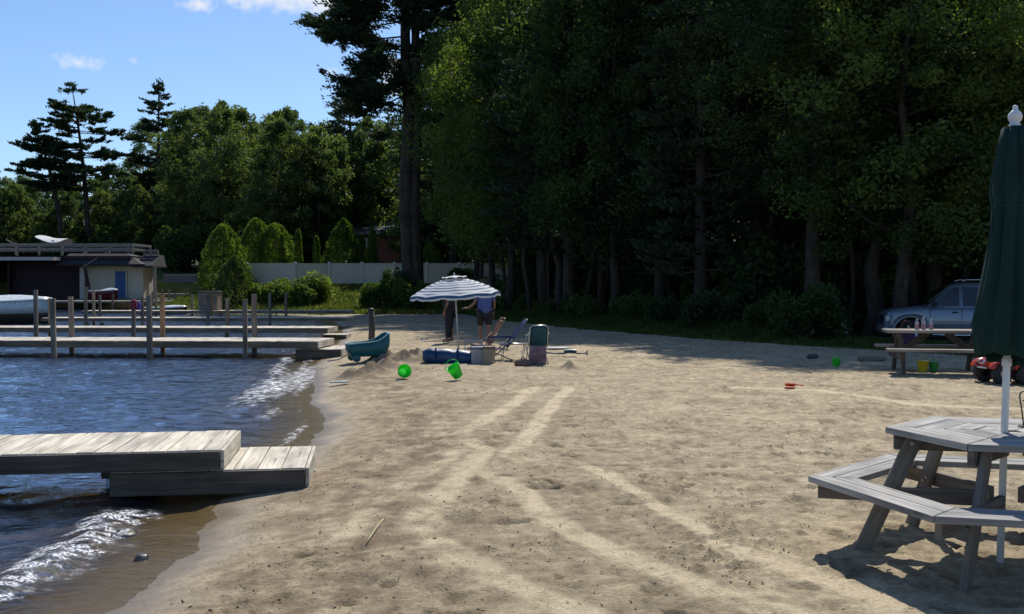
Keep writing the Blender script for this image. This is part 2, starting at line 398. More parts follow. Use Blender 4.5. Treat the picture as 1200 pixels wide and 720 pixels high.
for i in range(6500):
    cy = 3.4*math.exp(rs.rand()*2.25); cx = rs.uniform(-1.9, min(2.2+cy*.5, 10.5))
    if cx < xs(cy)+.8: continue
    t = min(seg_d(np.array([cx]), np.array([cy]), p)[0] for p in TRP)
    if t < .2 and rs.rand() < .93: continue
    dens = .5+1.3*float(fbm(np.array([cx*.4]), np.array([cy*.4]), 2, 120)[0])+.12*cx
    if rs.rand() > dens: continue
    r0 = rs.uniform(.022, .085); stamp(cx, cy, r0*rs.uniform(1.3, 2.4), r0, rs.uniform(-.6, .6)+(0 if rs.rand() < .5 else 1.4), rs.uniform(.012, .044), .4, rs.uniform(.35, .95))
for (px, py, rx, ry, dp) in [(952,533,.16,.07,.06),(782,545,.12,.06,.05),(718,547,.16,.07,.035),(845,500,.10,.05,.04),(800,497,.10,.05,.035),(840,558,.12,.06,.05),(793,573,.09,.05,.045),(860,592,.1,.06,.04),(590,558,.08,.05,.035),(650,573,.06,.04,.05),(735,592,.12,.05,.03),(820,632,.11,.05,.04)]:
    g_ = G(px, py); stamp(g_.x, g_.y, rx, ry, 0, dp, .35, .75)
# heap and trench dug beside the wagon, cone of sand by the spade
def heap(px, py, r, h, ry=None, dk=.5):
    global Hh, heapd
    g_ = G(px, py); q = np.hypot((X-g_.x)/r, (Y-g_.y)/(ry or r)); e = np.exp(-q**2*1.6)
    Hh = Hh+1.15*h*e*(1+.85*fbm(X*3.2, Y*3.2, 3, 130)*(e > .02)); hd_ = np.exp(-q**2*.9)*np.clip(.75+1.3*fbm(X*4, Y*4, 3, 133), 0, 1); heapd = np.maximum(heapd, np.clip(dk*hd_, 0, 1))
heap(415,440,.36,.13,dk=.95); heap(434,437,.36,.15,dk=1); heap(452,431,.34,.16,dk=1); heap(470,425,.4,.15,dk=1); heap(486,423,.45,.14,dk=1.1); heap(447,423,.35,.2,dk=1); heap(667,433,.2,.10,dk=.9); heap(500,420,.5,.1,.9,1)
# colours
fine = fbm(X*9, Y*9, 3, 140); big = fbm(X*.8, Y*.8, 3, 150); mid = fbm(X*3.1, Y*3.1, 3, 160)
bright = np.clip(.50+.22*big+.30*mid+.46*fine, 0, 1)
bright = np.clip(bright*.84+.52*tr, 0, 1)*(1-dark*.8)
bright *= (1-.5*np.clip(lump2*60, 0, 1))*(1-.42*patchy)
bright = np.where(X > 1.2+.0*Y, np.clip(bright*1.06+.05, 0, 1), bright)
def mixc(a, b, t): return np.asarray(a)[None, None, :]*(1-t[..., None])+np.asarray(b)[None, None, :]*t[..., None] if np.ndim(a) == 1 else a*(1-t[..., None])+np.asarray(b)[None, None, :]*t[..., None]
col = mixc((.19,.143,.084), (.645,.525,.34), np.clip((bright-.5)*1.15+.56, 0, 1))
col = mixc(col, (.06,.044,.028), heapd*.95)  # dark brown heaps, their shade put into the colour as well
reddish = np.clip(1-np.abs(Dd-1.2)/1.1, 0, 1)*np.clip(.4+1.5*fbm(X*3, Y*3, 3, 170), 0, 1)*(Y < 20)
col = mixc(col, (.165,.105,.062), reddish*.8)
wet = (1-sstep(-.05, .60, Dd+.16*fbm(X*1.6, Y*1.6, 2, 180)))*(Y < 60)
col = mixc(col, (.21,.165,.112), wet*.9)
under = sstep(0, .25, -Dd); col = mixc(col, (.20,.150,.085), under*.8); col = mixc(col, (.07,.06,.035), sstep(1.2, 3.5, -Dd)*.9)
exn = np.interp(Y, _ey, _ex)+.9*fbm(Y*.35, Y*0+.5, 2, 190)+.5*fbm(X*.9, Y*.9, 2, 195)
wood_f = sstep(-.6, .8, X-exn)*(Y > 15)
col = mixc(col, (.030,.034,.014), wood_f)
grass = sstep(56.5, 60.5, Y+1.2*fbm(X*.5, Y*.5, 2, 200))*(Dd > .4)
gc = np.clip(.5+.9*fbm(X*.6, Y*.6, 3, 210), 0, 1)
gcol = mixc((.06,.085,.018), (.19,.20,.055), gc)
col = col*(1-grass[..., None])+gcol*grass[..., None]
path = np.exp(-((Y-54.5)/2.2)**2)*sstep(0, 1, Dd); col = mixc(col, (.33,.29,.23), path*.6)
hills = sstep(88, 96, Y); col = mixc(col, (.03,.045,.014), hills)
n = len(YS); m_ = len(XS)
idx = np.arange(n*m_).reshape(n, m_)
quads = np.stack([idx[:-1, :-1], idx[:-1, 1:], idx[1:, 1:], idx[1:, :-1]], -1).reshape(-1, 4)
gm, nt, out = new_mat('beach_sand')
b = nd(nt, 'ShaderNodeBsdfPrincipled'); L(nt, b.outputs[0], out.inputs[0]); b.inputs['Specular IOR Level'].default_value = .3
at = nd(nt, 'ShaderNodeAttribute', attribute_name='tone'); aw = nd(nt, 'ShaderNodeAttribute', attribute_name='wet')
tc = nd(nt, 'ShaderNodeTexCoord')
n1 = nd(nt, 'ShaderNodeTexNoise', i_Scale=38.0, i_Detail=6.0, i_Roughness=.7); L(nt, tc.outputs['Object'], n1.inputs['Vector'])
n2 = nd(nt, 'ShaderNodeTexNoise', i_Scale=260.0, i_Detail=3.0, i_Roughness=.7); L(nt, tc.outputs['Object'], n2.inputs['Vector'])
v1 = ramp(nt, n1.outputs['Fac'], [(.28, (.60,.57,.54)), (.5, (.96,.96,.96)), (.75, (1.2,1.2,1.18))])
v2 = ramp(nt, n2.outputs['Fac'], [(.3, (.72,.70,.68)), (.5, (1,1,1)), (.72, (1.22,1.22,1.2))])
m1 = nd(nt, 'ShaderNodeMix', data_type='RGBA', blend_type='MULTIPLY'); m1.inputs[0].default_value = 1; L(nt, at.outputs['Color'], m1.inputs[6]); L(nt, v1, m1.inputs[7])
m2 = nd(nt, 'ShaderNodeMix', data_type='RGBA', blend_type='MULTIPLY'); m2.inputs[0].default_value = 1; L(nt, m1.outputs[2], m2.inputs[6]); L(nt, v2, m2.inputs[7])
L(nt, m2.outputs[2], b.inputs['Base Color'])
rr = nd(nt, 'ShaderNodeMapRange', i_3=.95, i_4=.30); L(nt, aw.outputs['Fac'], rr.inputs[0]); L(nt, rr.outputs[0], b.inputs['Roughness'])
iw = nd(nt, 'ShaderNodeMath', operation='SUBTRACT'); iw.inputs[0].default_value = 1.08; L(nt, aw.outputs['Fac'], iw.inputs[1])
bp = nd(nt, 'ShaderNodeBump', i_Distance=.02); L(nt, iw.outputs[0], bp.inputs['Strength']); L(nt, n1.outputs['Fac'], bp.inputs['Height'])
bp2 = nd(nt, 'ShaderNodeBump', i_Strength=.35, i_Distance=.004); L(nt, n2.outputs['Fac'], bp2.inputs['Height']); L(nt, bp.outputs[0], bp2.inputs['Normal']); L(nt, bp2.outputs[0], b.inputs['Normal'])
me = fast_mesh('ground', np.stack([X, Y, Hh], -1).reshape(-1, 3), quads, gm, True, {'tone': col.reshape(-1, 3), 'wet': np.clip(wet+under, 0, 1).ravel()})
tag(link('ground', me), 'sandy beach ground with tracks and footprints', None, kind='structure')
GH, GX, GY = Hh, XS, YS
def gz(x, y):                                       # height of the built ground
    j = min(max(np.searchsorted(GX, x), 1), len(GX)-1); i = min(max(np.searchsorted(GY, y), 1), len(GY)-1)
    return float(GH[i, j])
def flat(x, y):
    return ground_z(x, y)
# ------------------------------------------------------------ lake
wxs = [1.5, .5, -.5, -1.2]
st = .03
while wxs[-1] > -9: wxs.append(wxs[-1]-.03)
while wxs[-1] > -420: st *= 1.03; wxs.append(wxs[-1]-st)
WXS = np.array(wxs[::-1])
WYS = [-30, -15, -5, 0, 2, 3]
while WYS[-1] < 90: WYS.append(WYS[-1]*1.0052)
WYS = np.array(WYS)
WX, WY = np.meshgrid(WXS, WYS)
_, WD = base_h(WX, WY)
off = -WD
# wavelets running obliquely to the shore
def ridge(v): return 1-2*np.abs(v)
fade = np.clip(1-(WY-3)/70, .25, 1)
a1 = ridge(perlin(WX*.55+WY*.28, WY*.75-WX*.12, 301))*.036
a2 = ridge(perlin(WX*1.5+WY*.6, WY*2.1-WX*.4, 302))*.026
a3 = perlin(WX*4.2+WY*1.1, WY*5.0-WX, 303)*.020
a4 = perlin(WX*10, WY*11, 304)*.006*np.clip(1-(WY-3)/14, 0, 1)
calm = sstep(.1, 1.2, off)
WH = WZ+(a1+a2+a3)*calm*.95+a4*sstep(-.1, .4, off)
brk = np.exp(-((off-.75-.3*perlin(WY*.9, WY*0+2, 310)-.12*perlin(WY*4, WY*0, 311))/.16)**2)*((WY < 7.4) | (WY > 13)) + .7*np.exp(-((off-.25-.1*perlin(WY*2.9, WY*0+7, 312))/.07)**2)*(WY > 9.5)
gate = np.clip(.75+1.5*perlin(WY*.45, WX*.1+4, 313), .15, 1)
brk = brk*gate*(WY < 30)
WH = WH+brk*.035
foamn = fbm(WX*7, WY*9, 4, 320, .65)
g1, g2 = G(362, 440, WZ), G(70, 655, WZ)
patch = np.exp(-(((WX-g1.x)/.36)**2+((WY-g1.y)/4.2)**2))*1.25+np.exp(-(((WX-g2.x-.10*(WY-6.2))/.42)**2+((WY-6.2)/1.15)**2))*.0+.8*np.exp(-(((WX+2.45)/.14)**2+((WY-10.4)/.22)**2))
foam = np.clip((brk*.85+patch*1.25)*(.6+2.1*foamn)-.26, 0, 1)*2.6
g3 = G(150, 607, WZ); g4 = G(20, 690, WZ)
ln_ = seg_d(WX+.10*perlin(WX*3, WY*3, 333), WY+.1*perlin(WX*3, WY*3, 334), [(g3.x, g3.y), ((g3.x+g4.x)/2+.05, (g3.y+g4.y)/2), (g4.x, g4.y), (g4.x-.6, g4.y-.9)])
crest = np.exp(-(ln_/.13)**2)+.45*np.exp(-(ln_/.34)**2); foam = np.maximum(foam, np.clip(crest*(.5+2.0*foamn)-.30, 0, 1)*1.8)
patch = patch+crest*.9; WH = WH+.03*np.exp(-(ln_/.16)**2)
foam = np.clip(foam, 0, 1)*(off > -.05)
chop = np.clip(brk*.8+patch*1.2, 0, 1)
wm, nt, out = new_mat('lake_water')
tcn = nd(nt, 'ShaderNodeTexCoord')
def wn(scale, sx, sy, det, rough=.55):
    mp = nd(nt, 'ShaderNodeMapping'); mp.inputs['Scale'].default_value = (sx, sy, 1); mp.inputs['Rotation'].default_value = (0, 0, R(14)); L(nt, tcn.outputs['Object'], mp.inputs[0])
    k = nd(nt, 'ShaderNodeTexNoise', i_Scale=scale, i_Detail=det, i_Roughness=rough); L(nt, mp.outputs[0], k.inputs['Vector']); return k.outputs['Fac']
nA = wn(1.4, 1, 1.7, 5.0, .6); nB = wn(9.0, 1, 1.5, 4.0)
af = nd(nt, 'ShaderNodeAttribute', attribute_name='foam'); ad_ = nd(nt, 'ShaderNodeAttribute', attribute_name='depth'); ac = nd(nt, 'ShaderNodeAttribute', attribute_name='chop'); asw = nd(nt, 'ShaderNodeAttribute', attribute_name='open')
b1 = nd(nt, 'ShaderNodeBump', i_Distance=.22); L(nt, asw.outputs['Fac'], b1.inputs['Strength']); L(nt, nA, b1.inputs['Height'])
cs = nd(nt, 'ShaderNodeMapRange', i_3=.32, i_4=1.4); L(nt, ac.outputs['Fac'], cs.inputs[0])
b2 = nd(nt, 'ShaderNodeBump', i_Distance=.04); L(nt, cs.outputs[0], b2.inputs['Strength']); L(nt, nB, b2.inputs['Height']); L(nt, b1.outputs[0], b2.inputs['Normal'])
gl = nd(nt, 'ShaderNodeBsdfGlossy', i_Roughness=.07); L(nt, b2.outputs[0], gl.inputs['Normal']); gl.inputs[0].default_value = (.88, .92, 1, 1)
trn = nd(nt, 'ShaderNodeBsdfTransparent'); trn.inputs[0].default_value = (.80, .76, .62, 1)
dp = nd(nt, 'ShaderNodeBsdfDiffuse'); dp.inputs[0].default_value = (.022, .036, .060, 1)
mxd = nd(nt, 'ShaderNodeMixShader'); L(nt, ad_.outputs['Fac'], mxd.inputs[0]); L(nt, trn.outputs[0], mxd.inputs[1]); L(nt, dp.outputs[0], mxd.inputs[2])
fr = nd(nt, 'ShaderNodeFresnel', i_IOR=1.36); L(nt, b2.outputs[0], fr.inputs['Normal'])
frm = nd(nt, 'ShaderNodeMath', operation='MULTIPLY', use_clamp=True); frm.inputs[1].default_value = 1.15; L(nt, fr.outputs[0], frm.inputs[0])
fd_ = nd(nt, 'ShaderNodeAttribute', attribute_name='shallow'); fk = nd(nt, 'ShaderNodeMapRange', i_3=.38, i_4=1.55); L(nt, fd_.outputs['Fac'], fk.inputs[0]); L(nt, fk.outputs[0], frm.inputs[1])
mxs = nd(nt, 'ShaderNodeMixShader'); L(nt, frm.outputs[0], mxs.inputs[0]); L(nt, mxd.outputs[0], mxs.inputs[1]); L(nt, gl.outputs[0], mxs.inputs[2])
fd = nd(nt, 'ShaderNodeBsdfDiffuse'); fd.inputs[0].default_value = (.86, .87, .88, 1)  # white of the foam; its spots also paint in some sun sparkle
nF = nd(nt, 'ShaderNodeTexNoise', i_Scale=55.0, i_Detail=3.0); L(nt, tcn.outputs['Object'], nF.inputs['Vector'])
fm = nd(nt, 'ShaderNodeMath', operation='MULTIPLY_ADD'); L(nt, nF.outputs['Fac'], fm.inputs[0]); fm.inputs[1].default_value = 4.2; fm.inputs[2].default_value = -1.7
fx = nd(nt, 'ShaderNodeMath', operation='MULTIPLY', use_clamp=True); L(nt, fm.outputs[0], fx.inputs[0]); L(nt, af.outputs['Fac'], fx.inputs[1])
mxf = nd(nt, 'ShaderNodeMixShader'); L(nt, fx.outputs[0], mxf.inputs[0]); L(nt, mxs.outputs[0], mxf.inputs[1]); L(nt, fd.outputs[0], mxf.inputs[2])
L(nt, mxf.outputs[0], out.inputs[0])
depth = np.clip(1-np.exp(-np.maximum(off-.3, 0)*.42), 0, 1)
n = len(WYS); m_ = len(WXS); idx = np.arange(n*m_).reshape(n, m_)
quads = np.stack([idx[:-1, :-1], idx[:-1, 1:], idx[1:, 1:], idx[1:, :-1]], -1).reshape(-1, 4)
keep = (WD.reshape(-1)[quads] < 1.2).any(1); quads = quads[keep]
used, inv = np.unique(quads, return_inverse=True); quads = inv.reshape(-1, 4)
allc = np.stack([WX, WY, WH], -1).reshape(-1, 3)[used]
me = fast_mesh('water', allc, quads, wm, True, {'foam': foam.ravel()[used], 'shallow': sstep(.1, 1.5, off).ravel()[used], 'depth': depth.ravel()[used], 'chop': chop.ravel()[used], 'open': (.16+.62*calm*np.clip((WY-5)/20, .15, 1)).ravel()[used]})
tag(link('lake_water', me), 'rippling blue lake water lapping the beach', None, kind='structure')
# ------------------------------------------------------------ foliage
def leaf_quads(cent, size, rs, asp=.6, up=.0, dirs=None, fold=.25):
    """a leaf-shaped diamond at each centre, folded a little along its middle"""
    n = len(cent); size = np.broadcast_to(np.asarray(size, float), (n,))
    d = rs.normal(size=(n, 3)) if dirs is None else dirs+rs.normal(size=(n, 3))*.35
    d[:, 2] *= (1-up); d /= np.linalg.norm(d, axis=1)[:, None]+1e-9
    s = rs.normal(size=(n, 3)); s[:, 2] *= (1-up); s -= d*(s*d).sum(1)[:, None]; s /= np.linalg.norm(s, axis=1)[:, None]+1e-9
    nn = np.cross(d, s)
    L_ = size[:, None]*.5; W_ = L_*asp
    v = np.stack([cent-d*L_, cent+s*W_+nn*W_*fold, cent+d*L_, cent-s*W_+nn*W_*fold], 1).reshape(-1, 3)
    q = np.arange(n*4).reshape(n, 4)
    return v, q
def crown_broad(seed, H, Rr, base, nclump, nleaf, leaf, trunk_r, gap=.0, lean=(0, 0), low=.55):
    """(crown mesh, trunk mesh) of a broadleaf tree H tall whose crown of radius Rr starts at base*H"""
    rs = np.random.RandomState(seed)
    cl = []
    while len(cl) < nclump:
        t = rs.rand()**.85; z = H*(base+(1-base)*t)
        prof = (low+(1-low)*math.sin(min(1, t*1.7)*math.pi/2))*math.sqrt(max(0, 1-(max(0, t-.35)/.66)**2))
        a = rs.rand()*2*math.pi; r = Rr*prof*math.sqrt(rs.rand()*.85+.15)*(.8+.4*rs.rand())
        cl.append((r*math.cos(a)+lean[0]*t, r*math.sin(a)+lean[1]*t, z))
    cl = np.array(cl)
    per = nleaf//nclump; cs = []
    for c in cl:
        rad = Rr*rs.uniform(.11, .29)
        p = rs.normal(size=(per, 3)); p /= np.linalg.norm(p, axis=1)[:, None]; p *= (rs.rand(per, 1)**.45)*rad*np.array([1.0, 1.0, .9])
        p[:, 2] -= (p[:, 0]**2+p[:, 1]**2)/rad*.25
        cs.append(c+p)
    cs = np.concatenate(cs)
    v, q = leaf_quads(cs, leaf*rs.uniform(.5, 1.5, len(cs)), rs, .58, .1)
    tb = MB(); top = H*(base+(1-base)*.72)
    k = 7; path = [Vector((lean[0]*max(0, i/k-base)+.12*math.sin(i*1.7+seed), lean[1]*max(0, i/k-base)+.12*math.cos(i*1.3+seed), top*i/k-.15)) for i in range(k+1)]
    tb.tube(path, [trunk_r*(1.25 if i == 0 else 1)*(1-.85*i/k) for i in range(k+1)], 8)
    for c in cl[rs.choice(len(cl), min(len(cl), 16), replace=False)]:
        c = Vector(c); zz = max(H*base*.75, c.z-Vector((c.x, c.y)).length*rs.uniform(.5, .9)); f = min(.98, zz/top); i = min(k-1, int(f*k)); st = path[i].lerp(path[i+1], f*k-i)
        r0 = trunk_r*(1-.85*f)*.5
        mid = st.lerp(c, .5)+Vector((0, 0, -.1*(c-st).length))
        tb.tube([st, mid, c], [r0, r0*.6, r0*.22], 5)
    return v, q, tb
def needle_tufts(branches, rs, dens, leaf, spread, flat=.35):
    """branches: list of (p0, p1); needle tufts clothe the outer two thirds of each"""
    cs = []; ds = []
    for p0, p1 in branches:
        p0 = np.array(p0); p1 = np.array(p1); ln = np.linalg.norm(p1-p0); n = max(4, int(dens*ln)); d = (p1-p0)/ln
        t = .14+.88*rs.rand(n)**.8
        nt_ = max(3, int(ln*1.5)); tw = rs.normal(size=(nt_, 3))*np.array([1, 1, flat])*spread*(.3+.35*ln**.5); tt = .35+.7*rs.rand(nt_)
        side = rs.randint(0, nt_, n)
        c = p0+(p1-p0)*np.where(rs.rand(n) < .75, tt[side], t)[:, None]+tw[side]*rs.rand(n, 1)**.7+rs.normal(size=(n, 3))*np.array([.16, .16, .09])*spread
        cs.append(c); ds.append(np.tile(d+np.array([0, 0, .45]), (n, 1)))
    cs = np.concatenate(cs); ds = np.concatenate(ds)
    return leaf_quads(cs, leaf*rs.uniform(.6, 1.3, len(cs)), rs, .36, .0, ds*.9)
def pine(seed, H, Rr, base, whorls, dens, leaf, trunk_r, spread=.55, lean=(0, 0), taper=.5, gaps=.15, droop=.0):
    rs = np.random.RandomState(seed); tb = MB(); k = 9
    def ax(z): t = z/H; return Vector((lean[0]*t*t, lean[1]*t*t, z))
    tb.tube([ax(H*i/k)-Vector((0, 0, .2 if i == 0 else 0)) for i in range(k+1)], [max(.02, trunk_r*(1.2 if i == 0 else 1)*(1-.93*(i/k)**1.2)) for i in range(k+1)], 9)
    br = []
    for i in range(whorls):
        t = i/(whorls-1); z = H*(base+(1-base)*t*.985)
        rad = Rr*(1-t**1.6)*(.55+.45*math.sin(min(1, t*3+.25)*math.pi/2))+Rr*.10
        if rs.rand() < gaps: continue
        nb = rs.randint(3, 6); a0 = rs.rand()*6.28
        for j in range(nb):
            if rs.rand() < gaps: continue
            a = a0+6.28*j/nb+rs.normal()*.3; l = rad*rs.uniform(.55, 1.15)
            p0 = ax(z+rs.normal()*.15); up = l*rs.uniform(.02, .30)*(.4+t)-droop*l
            p1 = p0+Vector((math.cos(a)*l, math.sin(a)*l, up)); m_ = p0.lerp(p1, .5)-Vector((0, 0, .05*l))
            r0 = trunk_r*.22*(1-.6*t); tb.tube([p0, m_, p1], [r0, r0*.6, r0*.15], 5)
            br.append((m_.lerp(p0, .55), p1)); 
            for s_ in (-1, 1):
                if l > 1.2: q0 = p0.lerp(p1, rs.uniform(.45, .7)); q1 = q0+Vector((math.cos(a+s_*.8), math.sin(a+s_*.8), .12))*l*.42; br.append((q0, q1)); tb.tube([q0, q1], [r0*.35, r0*.1], 4)
    top = ax(H); br += [(ax(H*.95), top+Vector((0, 0, .3)))]
    v, q = needle_tufts(br, rs, dens, leaf, spread)
    return v, q, tb
def tree_kind(name, res, mat, trunkname='trunk'):
    v, q, tb = res
    cm = fast_mesh(name+'_crown', v, q, mat)
    o = tb.build('trunk', M['bark'], None, smooth=True); tm = o.data; bpy.data.objects.remove(o)
    return cm, tm
def plant_tree(name, kind, x, y, label, cat='tree', group=None, s=1, rz=None, z=None, sz=None, tilt=None, crown='crown', trunk='trunk', seed=0):
    r = random.Random(seed*31+int(x*100)+int(y*10))
    t = thing(name, label, cat, (x, y, (flat(x, y) if z is None else z)-.05), r.random()*6.28 if rz is None else rz, group)
    if tilt: t.rotation_euler = (tilt[0], tilt[1], t.rotation_euler[2])
    t.scale = (s, s, sz or s)
    link(crown, kind[0], t); 
    if kind[1] is not None: link(trunk, kind[1], t)
    return t
# ---- wood on the right
KB = [tree_kind('broad', crown_broad(100+i, H, Rr, bs, nc, 56000, lf, tr), M['leaf_a' if i % 2 == 0 else 'leaf_b']) for i, (H, Rr, bs, nc, lf, tr) in enumerate(
    [(18, 4.2, .20, 190, .155, .26), (20, 3.8, .26, 170, .15, .30), (16, 4.6, .18, 200, .16, .22), (21, 4.4, .32, 180, .155, .33)])]
KP = [tree_kind('woodpine', pine(200+i, H, Rr, bs, wh, 46, .26, tr, .6, gaps=.05), M['leaf_pine']) for i, (H, Rr, bs, wh, tr) in enumerate([(22, 3.6, .16, 34, .30), (19, 3.2, .12, 32, .26)])]
def edge_x(y): return float(np.interp(y, _ey, _ex))
GW = 'trees of the dense wood behind the beach'
rows = [   # (x, y, kind, scale)  front row follows the edge of the weeds
 (11.9,22.0+9,0,.95),(14.6,35.5,1,1.0),(17.5,32,2,1.0),(19.5,37,3,1.0),(22,31,0,1.0),
 (9.9,33.5,3,.92),(9.2,39,1,.95),(7.0,38.0,'p1',.95),(6.2,43,'p1',1.0),(4.4,43.5,2,1.0),(2.6,46.5,'p0',1.0),(1.6,51,'p0',1.0),(-.1,53.5,0,1.0),(-1.2,59,2,1.0),
 (12.5,40,'p0',1.0),(15.5,43,0,1.1),(10.2,45,2,1.05),(7.8,49,3,1.1),(5.2,52,1,1.1),(3.2,57,'p1',1.1),(1.0,61,3,1.1),(-2.2,67,'p0',.95),
 (19,46,1,1.1),(23,42,2,1.1),(26,37,3,1.1),(28,47,0,1.1),(13,52,3,1.2),(9.5,57,0,1.2),(6.0,63,2,1.2),(2.5,70,1,1.2),(17,57,'p1',1.2),(22,55,0,1.2),(12.5,66,'p0',1.2),(28,60,2,1.2),(34,52,1,1.2),(8,74,3,1.3),(18,72,0,1.3),(26,74,1,1.3),(-.8,79,0,1.1),(35,68,3,1.3)]
lab = {}
for i, (x, y, k, s) in enumerate(rows):
    kind = KP[int(k[1])] if isinstance(k, str) else KB[k]
    px = 600+1200*x/y
    where = ('behind the closed green parasol' if px > 1090 else 'beyond the parked silver-blue car' if px > 960 else 'behind the low wooden rail' if px > 860 else
             'in the middle of the wood' if px > 740 else 'behind the mesh-backed beach chair' if px > 640 else 'right of the striped beach umbrella')
    depth_ = 'at the front edge' if i < 14 else 'deep inside' if i > 21 else 'in the second row'
    lb = ('dark pine' if isinstance(k, str) else 'tall leafy tree')+' '+depth_+' of the wood, '+where
    plant_tree('pine_tree' if isinstance(k, str) else 'broadleaf_tree', kind, x, y, lb, 'tree', GW, s=s, seed=i, sz=s*(.93+.14*random.random())*(.80 if i < 6 else 1.05 if i < 14 else .88 if i < 18 else .82 if 0 < x < 8.5 and y > 50 else 1))
# leaning and bare trunks that show in the gloom at the edge
def trunk_only(name, x, y, top, r, label):
    t = thing(name, label, 'tree', (x, y, flat(x, y)-.1), group='bare trunks at the edge of the wood')
    mb = MB(); d = Vector(top)-Vector((x, y, 0)); n = 8
    mb.tube([Vector((d.x*i/n+.12*math.sin(i*1.9+x), d.y*i/n, d.z*i/n)) for i in range(n+1)], [r*(1.2-.85*i/n) for i in range(n+1)], 9)
    rs = np.random.RandomState(int(x*10)+500); tw = mb; br = []
    for q in range(7):
        z = d.z*rs.uniform(.5, 1); b = Vector((d.x*z/d.z, d.y*z/d.z, z)); e = b+Vector((rs.uniform(-1.6, 1.6), rs.uniform(-1.6, 1.6), rs.uniform(-.1, .9))); tw.tube([b, e], [r*.2, r*.05], 5); br.append((b, e))
    mb.build('trunk', M['bark'], t, smooth=True); v, q = needle_tufts(br, rs, 60, .26, .8); link('crown', fast_mesh('sparse_crown', v, q, M['leaf_b']), t)
for a in [(W(660,360,47), W(640,200,47), .17, 'leaning dark trunk just right of the striped beach umbrella'), (W(1023,370,33.5), W(1028,180,33.5), .26, 'thick pale-lit trunk standing just left of the parked silver-blue car'),
          (W(707,360,47), W(688,60,47), .15, 'slim upright trunk behind the mesh-backed beach chair'), (W(636,350,53), W(630,20,53), .22, 'straight dark trunk above the striped beach umbrella right edge'),
          (W(1046,340,34), W(1078,225,34), .09, 'slim crooked trunk leaning right above the parked silver-blue car'), (W(905,360,38), W(900,200,38), .16, 'upright trunk behind the left end of the low wooden rail')]:
    trunk_only('bare_tree', a[0].x, a[0].y, a[1], a[2], a[3])
rs = np.random.RandomState(88)
for k in range(24):
    px = 560+26*k+rs.uniform(-9, 9); Y = float(np.interp(px, [540, 620, 760, 900, 1010, 1180], [60, 50, 43, 37, 34, 33]))+rs.uniform(0, 5); b = W(px, 370, Y); tp = W(px+rs.uniform(-16, 16), rs.uniform(20, 120), Y)
    trunk_only('bare_tree', b.x, b.y, tp, rs.uniform(.07, .15), 'slim dark trunk at the edge of the wood, '+('right of the striped umbrella' if px < 700 else 'in the middle of the wood' if px < 880 else 'behind the low wooden rail' if px < 1000 else 'behind the parked car'))
# undergrowth
def bush_mesh(name, seed, rx, ry, rz_, n, leaf, mat, lob=9, stems=True):
    rs = np.random.RandomState(seed); cs = []; cl = []
    for i in range(lob):
        a = rs.rand()*6.28; r = math.sqrt(rs.rand())*.75; zz = rs.uniform(.25, .8); cl.append((r*math.cos(a)*rx, r*math.sin(a)*ry, zz*rz_*(1-.35*r), rs.uniform(.28, .5)))
    per = n//lob
    for x, y, z, r in cl:
        p = rs.normal(size=(per, 3)); p /= np.linalg.norm(p, axis=1)[:, None]; p *= rs.rand(per, 1)**.4*r*np.array([rx, ry, rz_*.75])
        c = np.array([x, y, z])+p; c[:, 2] = np.abs(c[:, 2])+.02; cs.append(c)
    cs = np.concatenate(cs); v, q = leaf_quads(cs, leaf*rs.uniform(.55, 1.4, len(cs)), rs, .55, .25)
    tb = MB()
    for x, y, z, r in cl: tb.tube([(0, 0, -.05), (x*.5, y*.5, z*.55), (x, y, z)], [.035, .022, .008], 5)
    o = tb.build('stem', M['bark'], None, smooth=True); tm = o.data; bpy.data.objects.remove(o)
    return fast_mesh(name, v, q, mat), tm
UB = [bush_mesh('under', 400+i, 1.5, 1.3, 2.1, 5200, .17, M['leaf_b' if i % 2 else 'leaf_a'], 10) for i in range(3)]
rs = np.random.RandomState(77)
yy = 25.0; i = 0
while yy < 62:
    x = edge_x(yy)+rs.uniform(1.3, 2.6)
    if not (8.6 < x < 18 and 27.5 < yy < 34.5) and not (x > 8.3 and yy < 27):
        px = 600+1200*x/yy
        where = 'by the low wooden rail' if px > 850 else 'below the middle of the wood' if px > 720 else 'behind the beach chairs' if px > 610 else 'beyond the striped umbrella'
        s = rs.uniform(.5, .95); plant_tree('undergrowth_bush', UB[i % 3], x, yy, 'dark leafy bush at the foot of the wood, '+where, 'bush', 'undergrowth at the foot of the wood', s=s, crown='foliage', trunk='stem', seed=i)
    yy += rs.uniform(1.5, 3.2); i += 1
for (x, y) in [(13.5,37),(16.5,38.5),(19.5,35),(11.5,37.5),(9.5,37),(14,42),(6.5,47),(9,43),(11,49),(3.5,51),(1.5,57)]:
    plant_tree('undergrowth_bush', UB[i % 3], x, y, 'dark leafy bush among the trunks inside the wood', 'bush', 'undergrowth at the foot of the wood', s=rs.uniform(1.2, 1.7), crown='foliage', trunk='stem', seed=i); i += 1
for k in range(26):
    px = -60+25*k
    if 385 < px < 500: continue
    Y = 84+6*((k*7) % 5)/5+ (14 if px < 210 else 4); p = W(px, 300, Y); plant_tree('undergrowth_bush', UB[k % 3], p.x, Y, 'dense bush at the foot of the far trees, '+('behind the boathouse' if px < 200 else 'behind the cedars and fence'), 'bush', 'undergrowth of the far wood', s=2.0, crown='foliage', trunk='stem', seed=k)
for k, (x, y) in enumerate([(8,55),(12,56),(16,50),(20,52),(24,48),(5,58),(18,41),(22,38),(12,47),(26,52),(2,64),(7,66)]):
    plant_tree('undergrowth_bush', UB[k % 3], x, y, 'dark leafy bush among the trunks inside the wood', 'bush', 'undergrowth at the foot of the wood', s=2.3, crown='foliage', trunk='stem', seed=60+k)
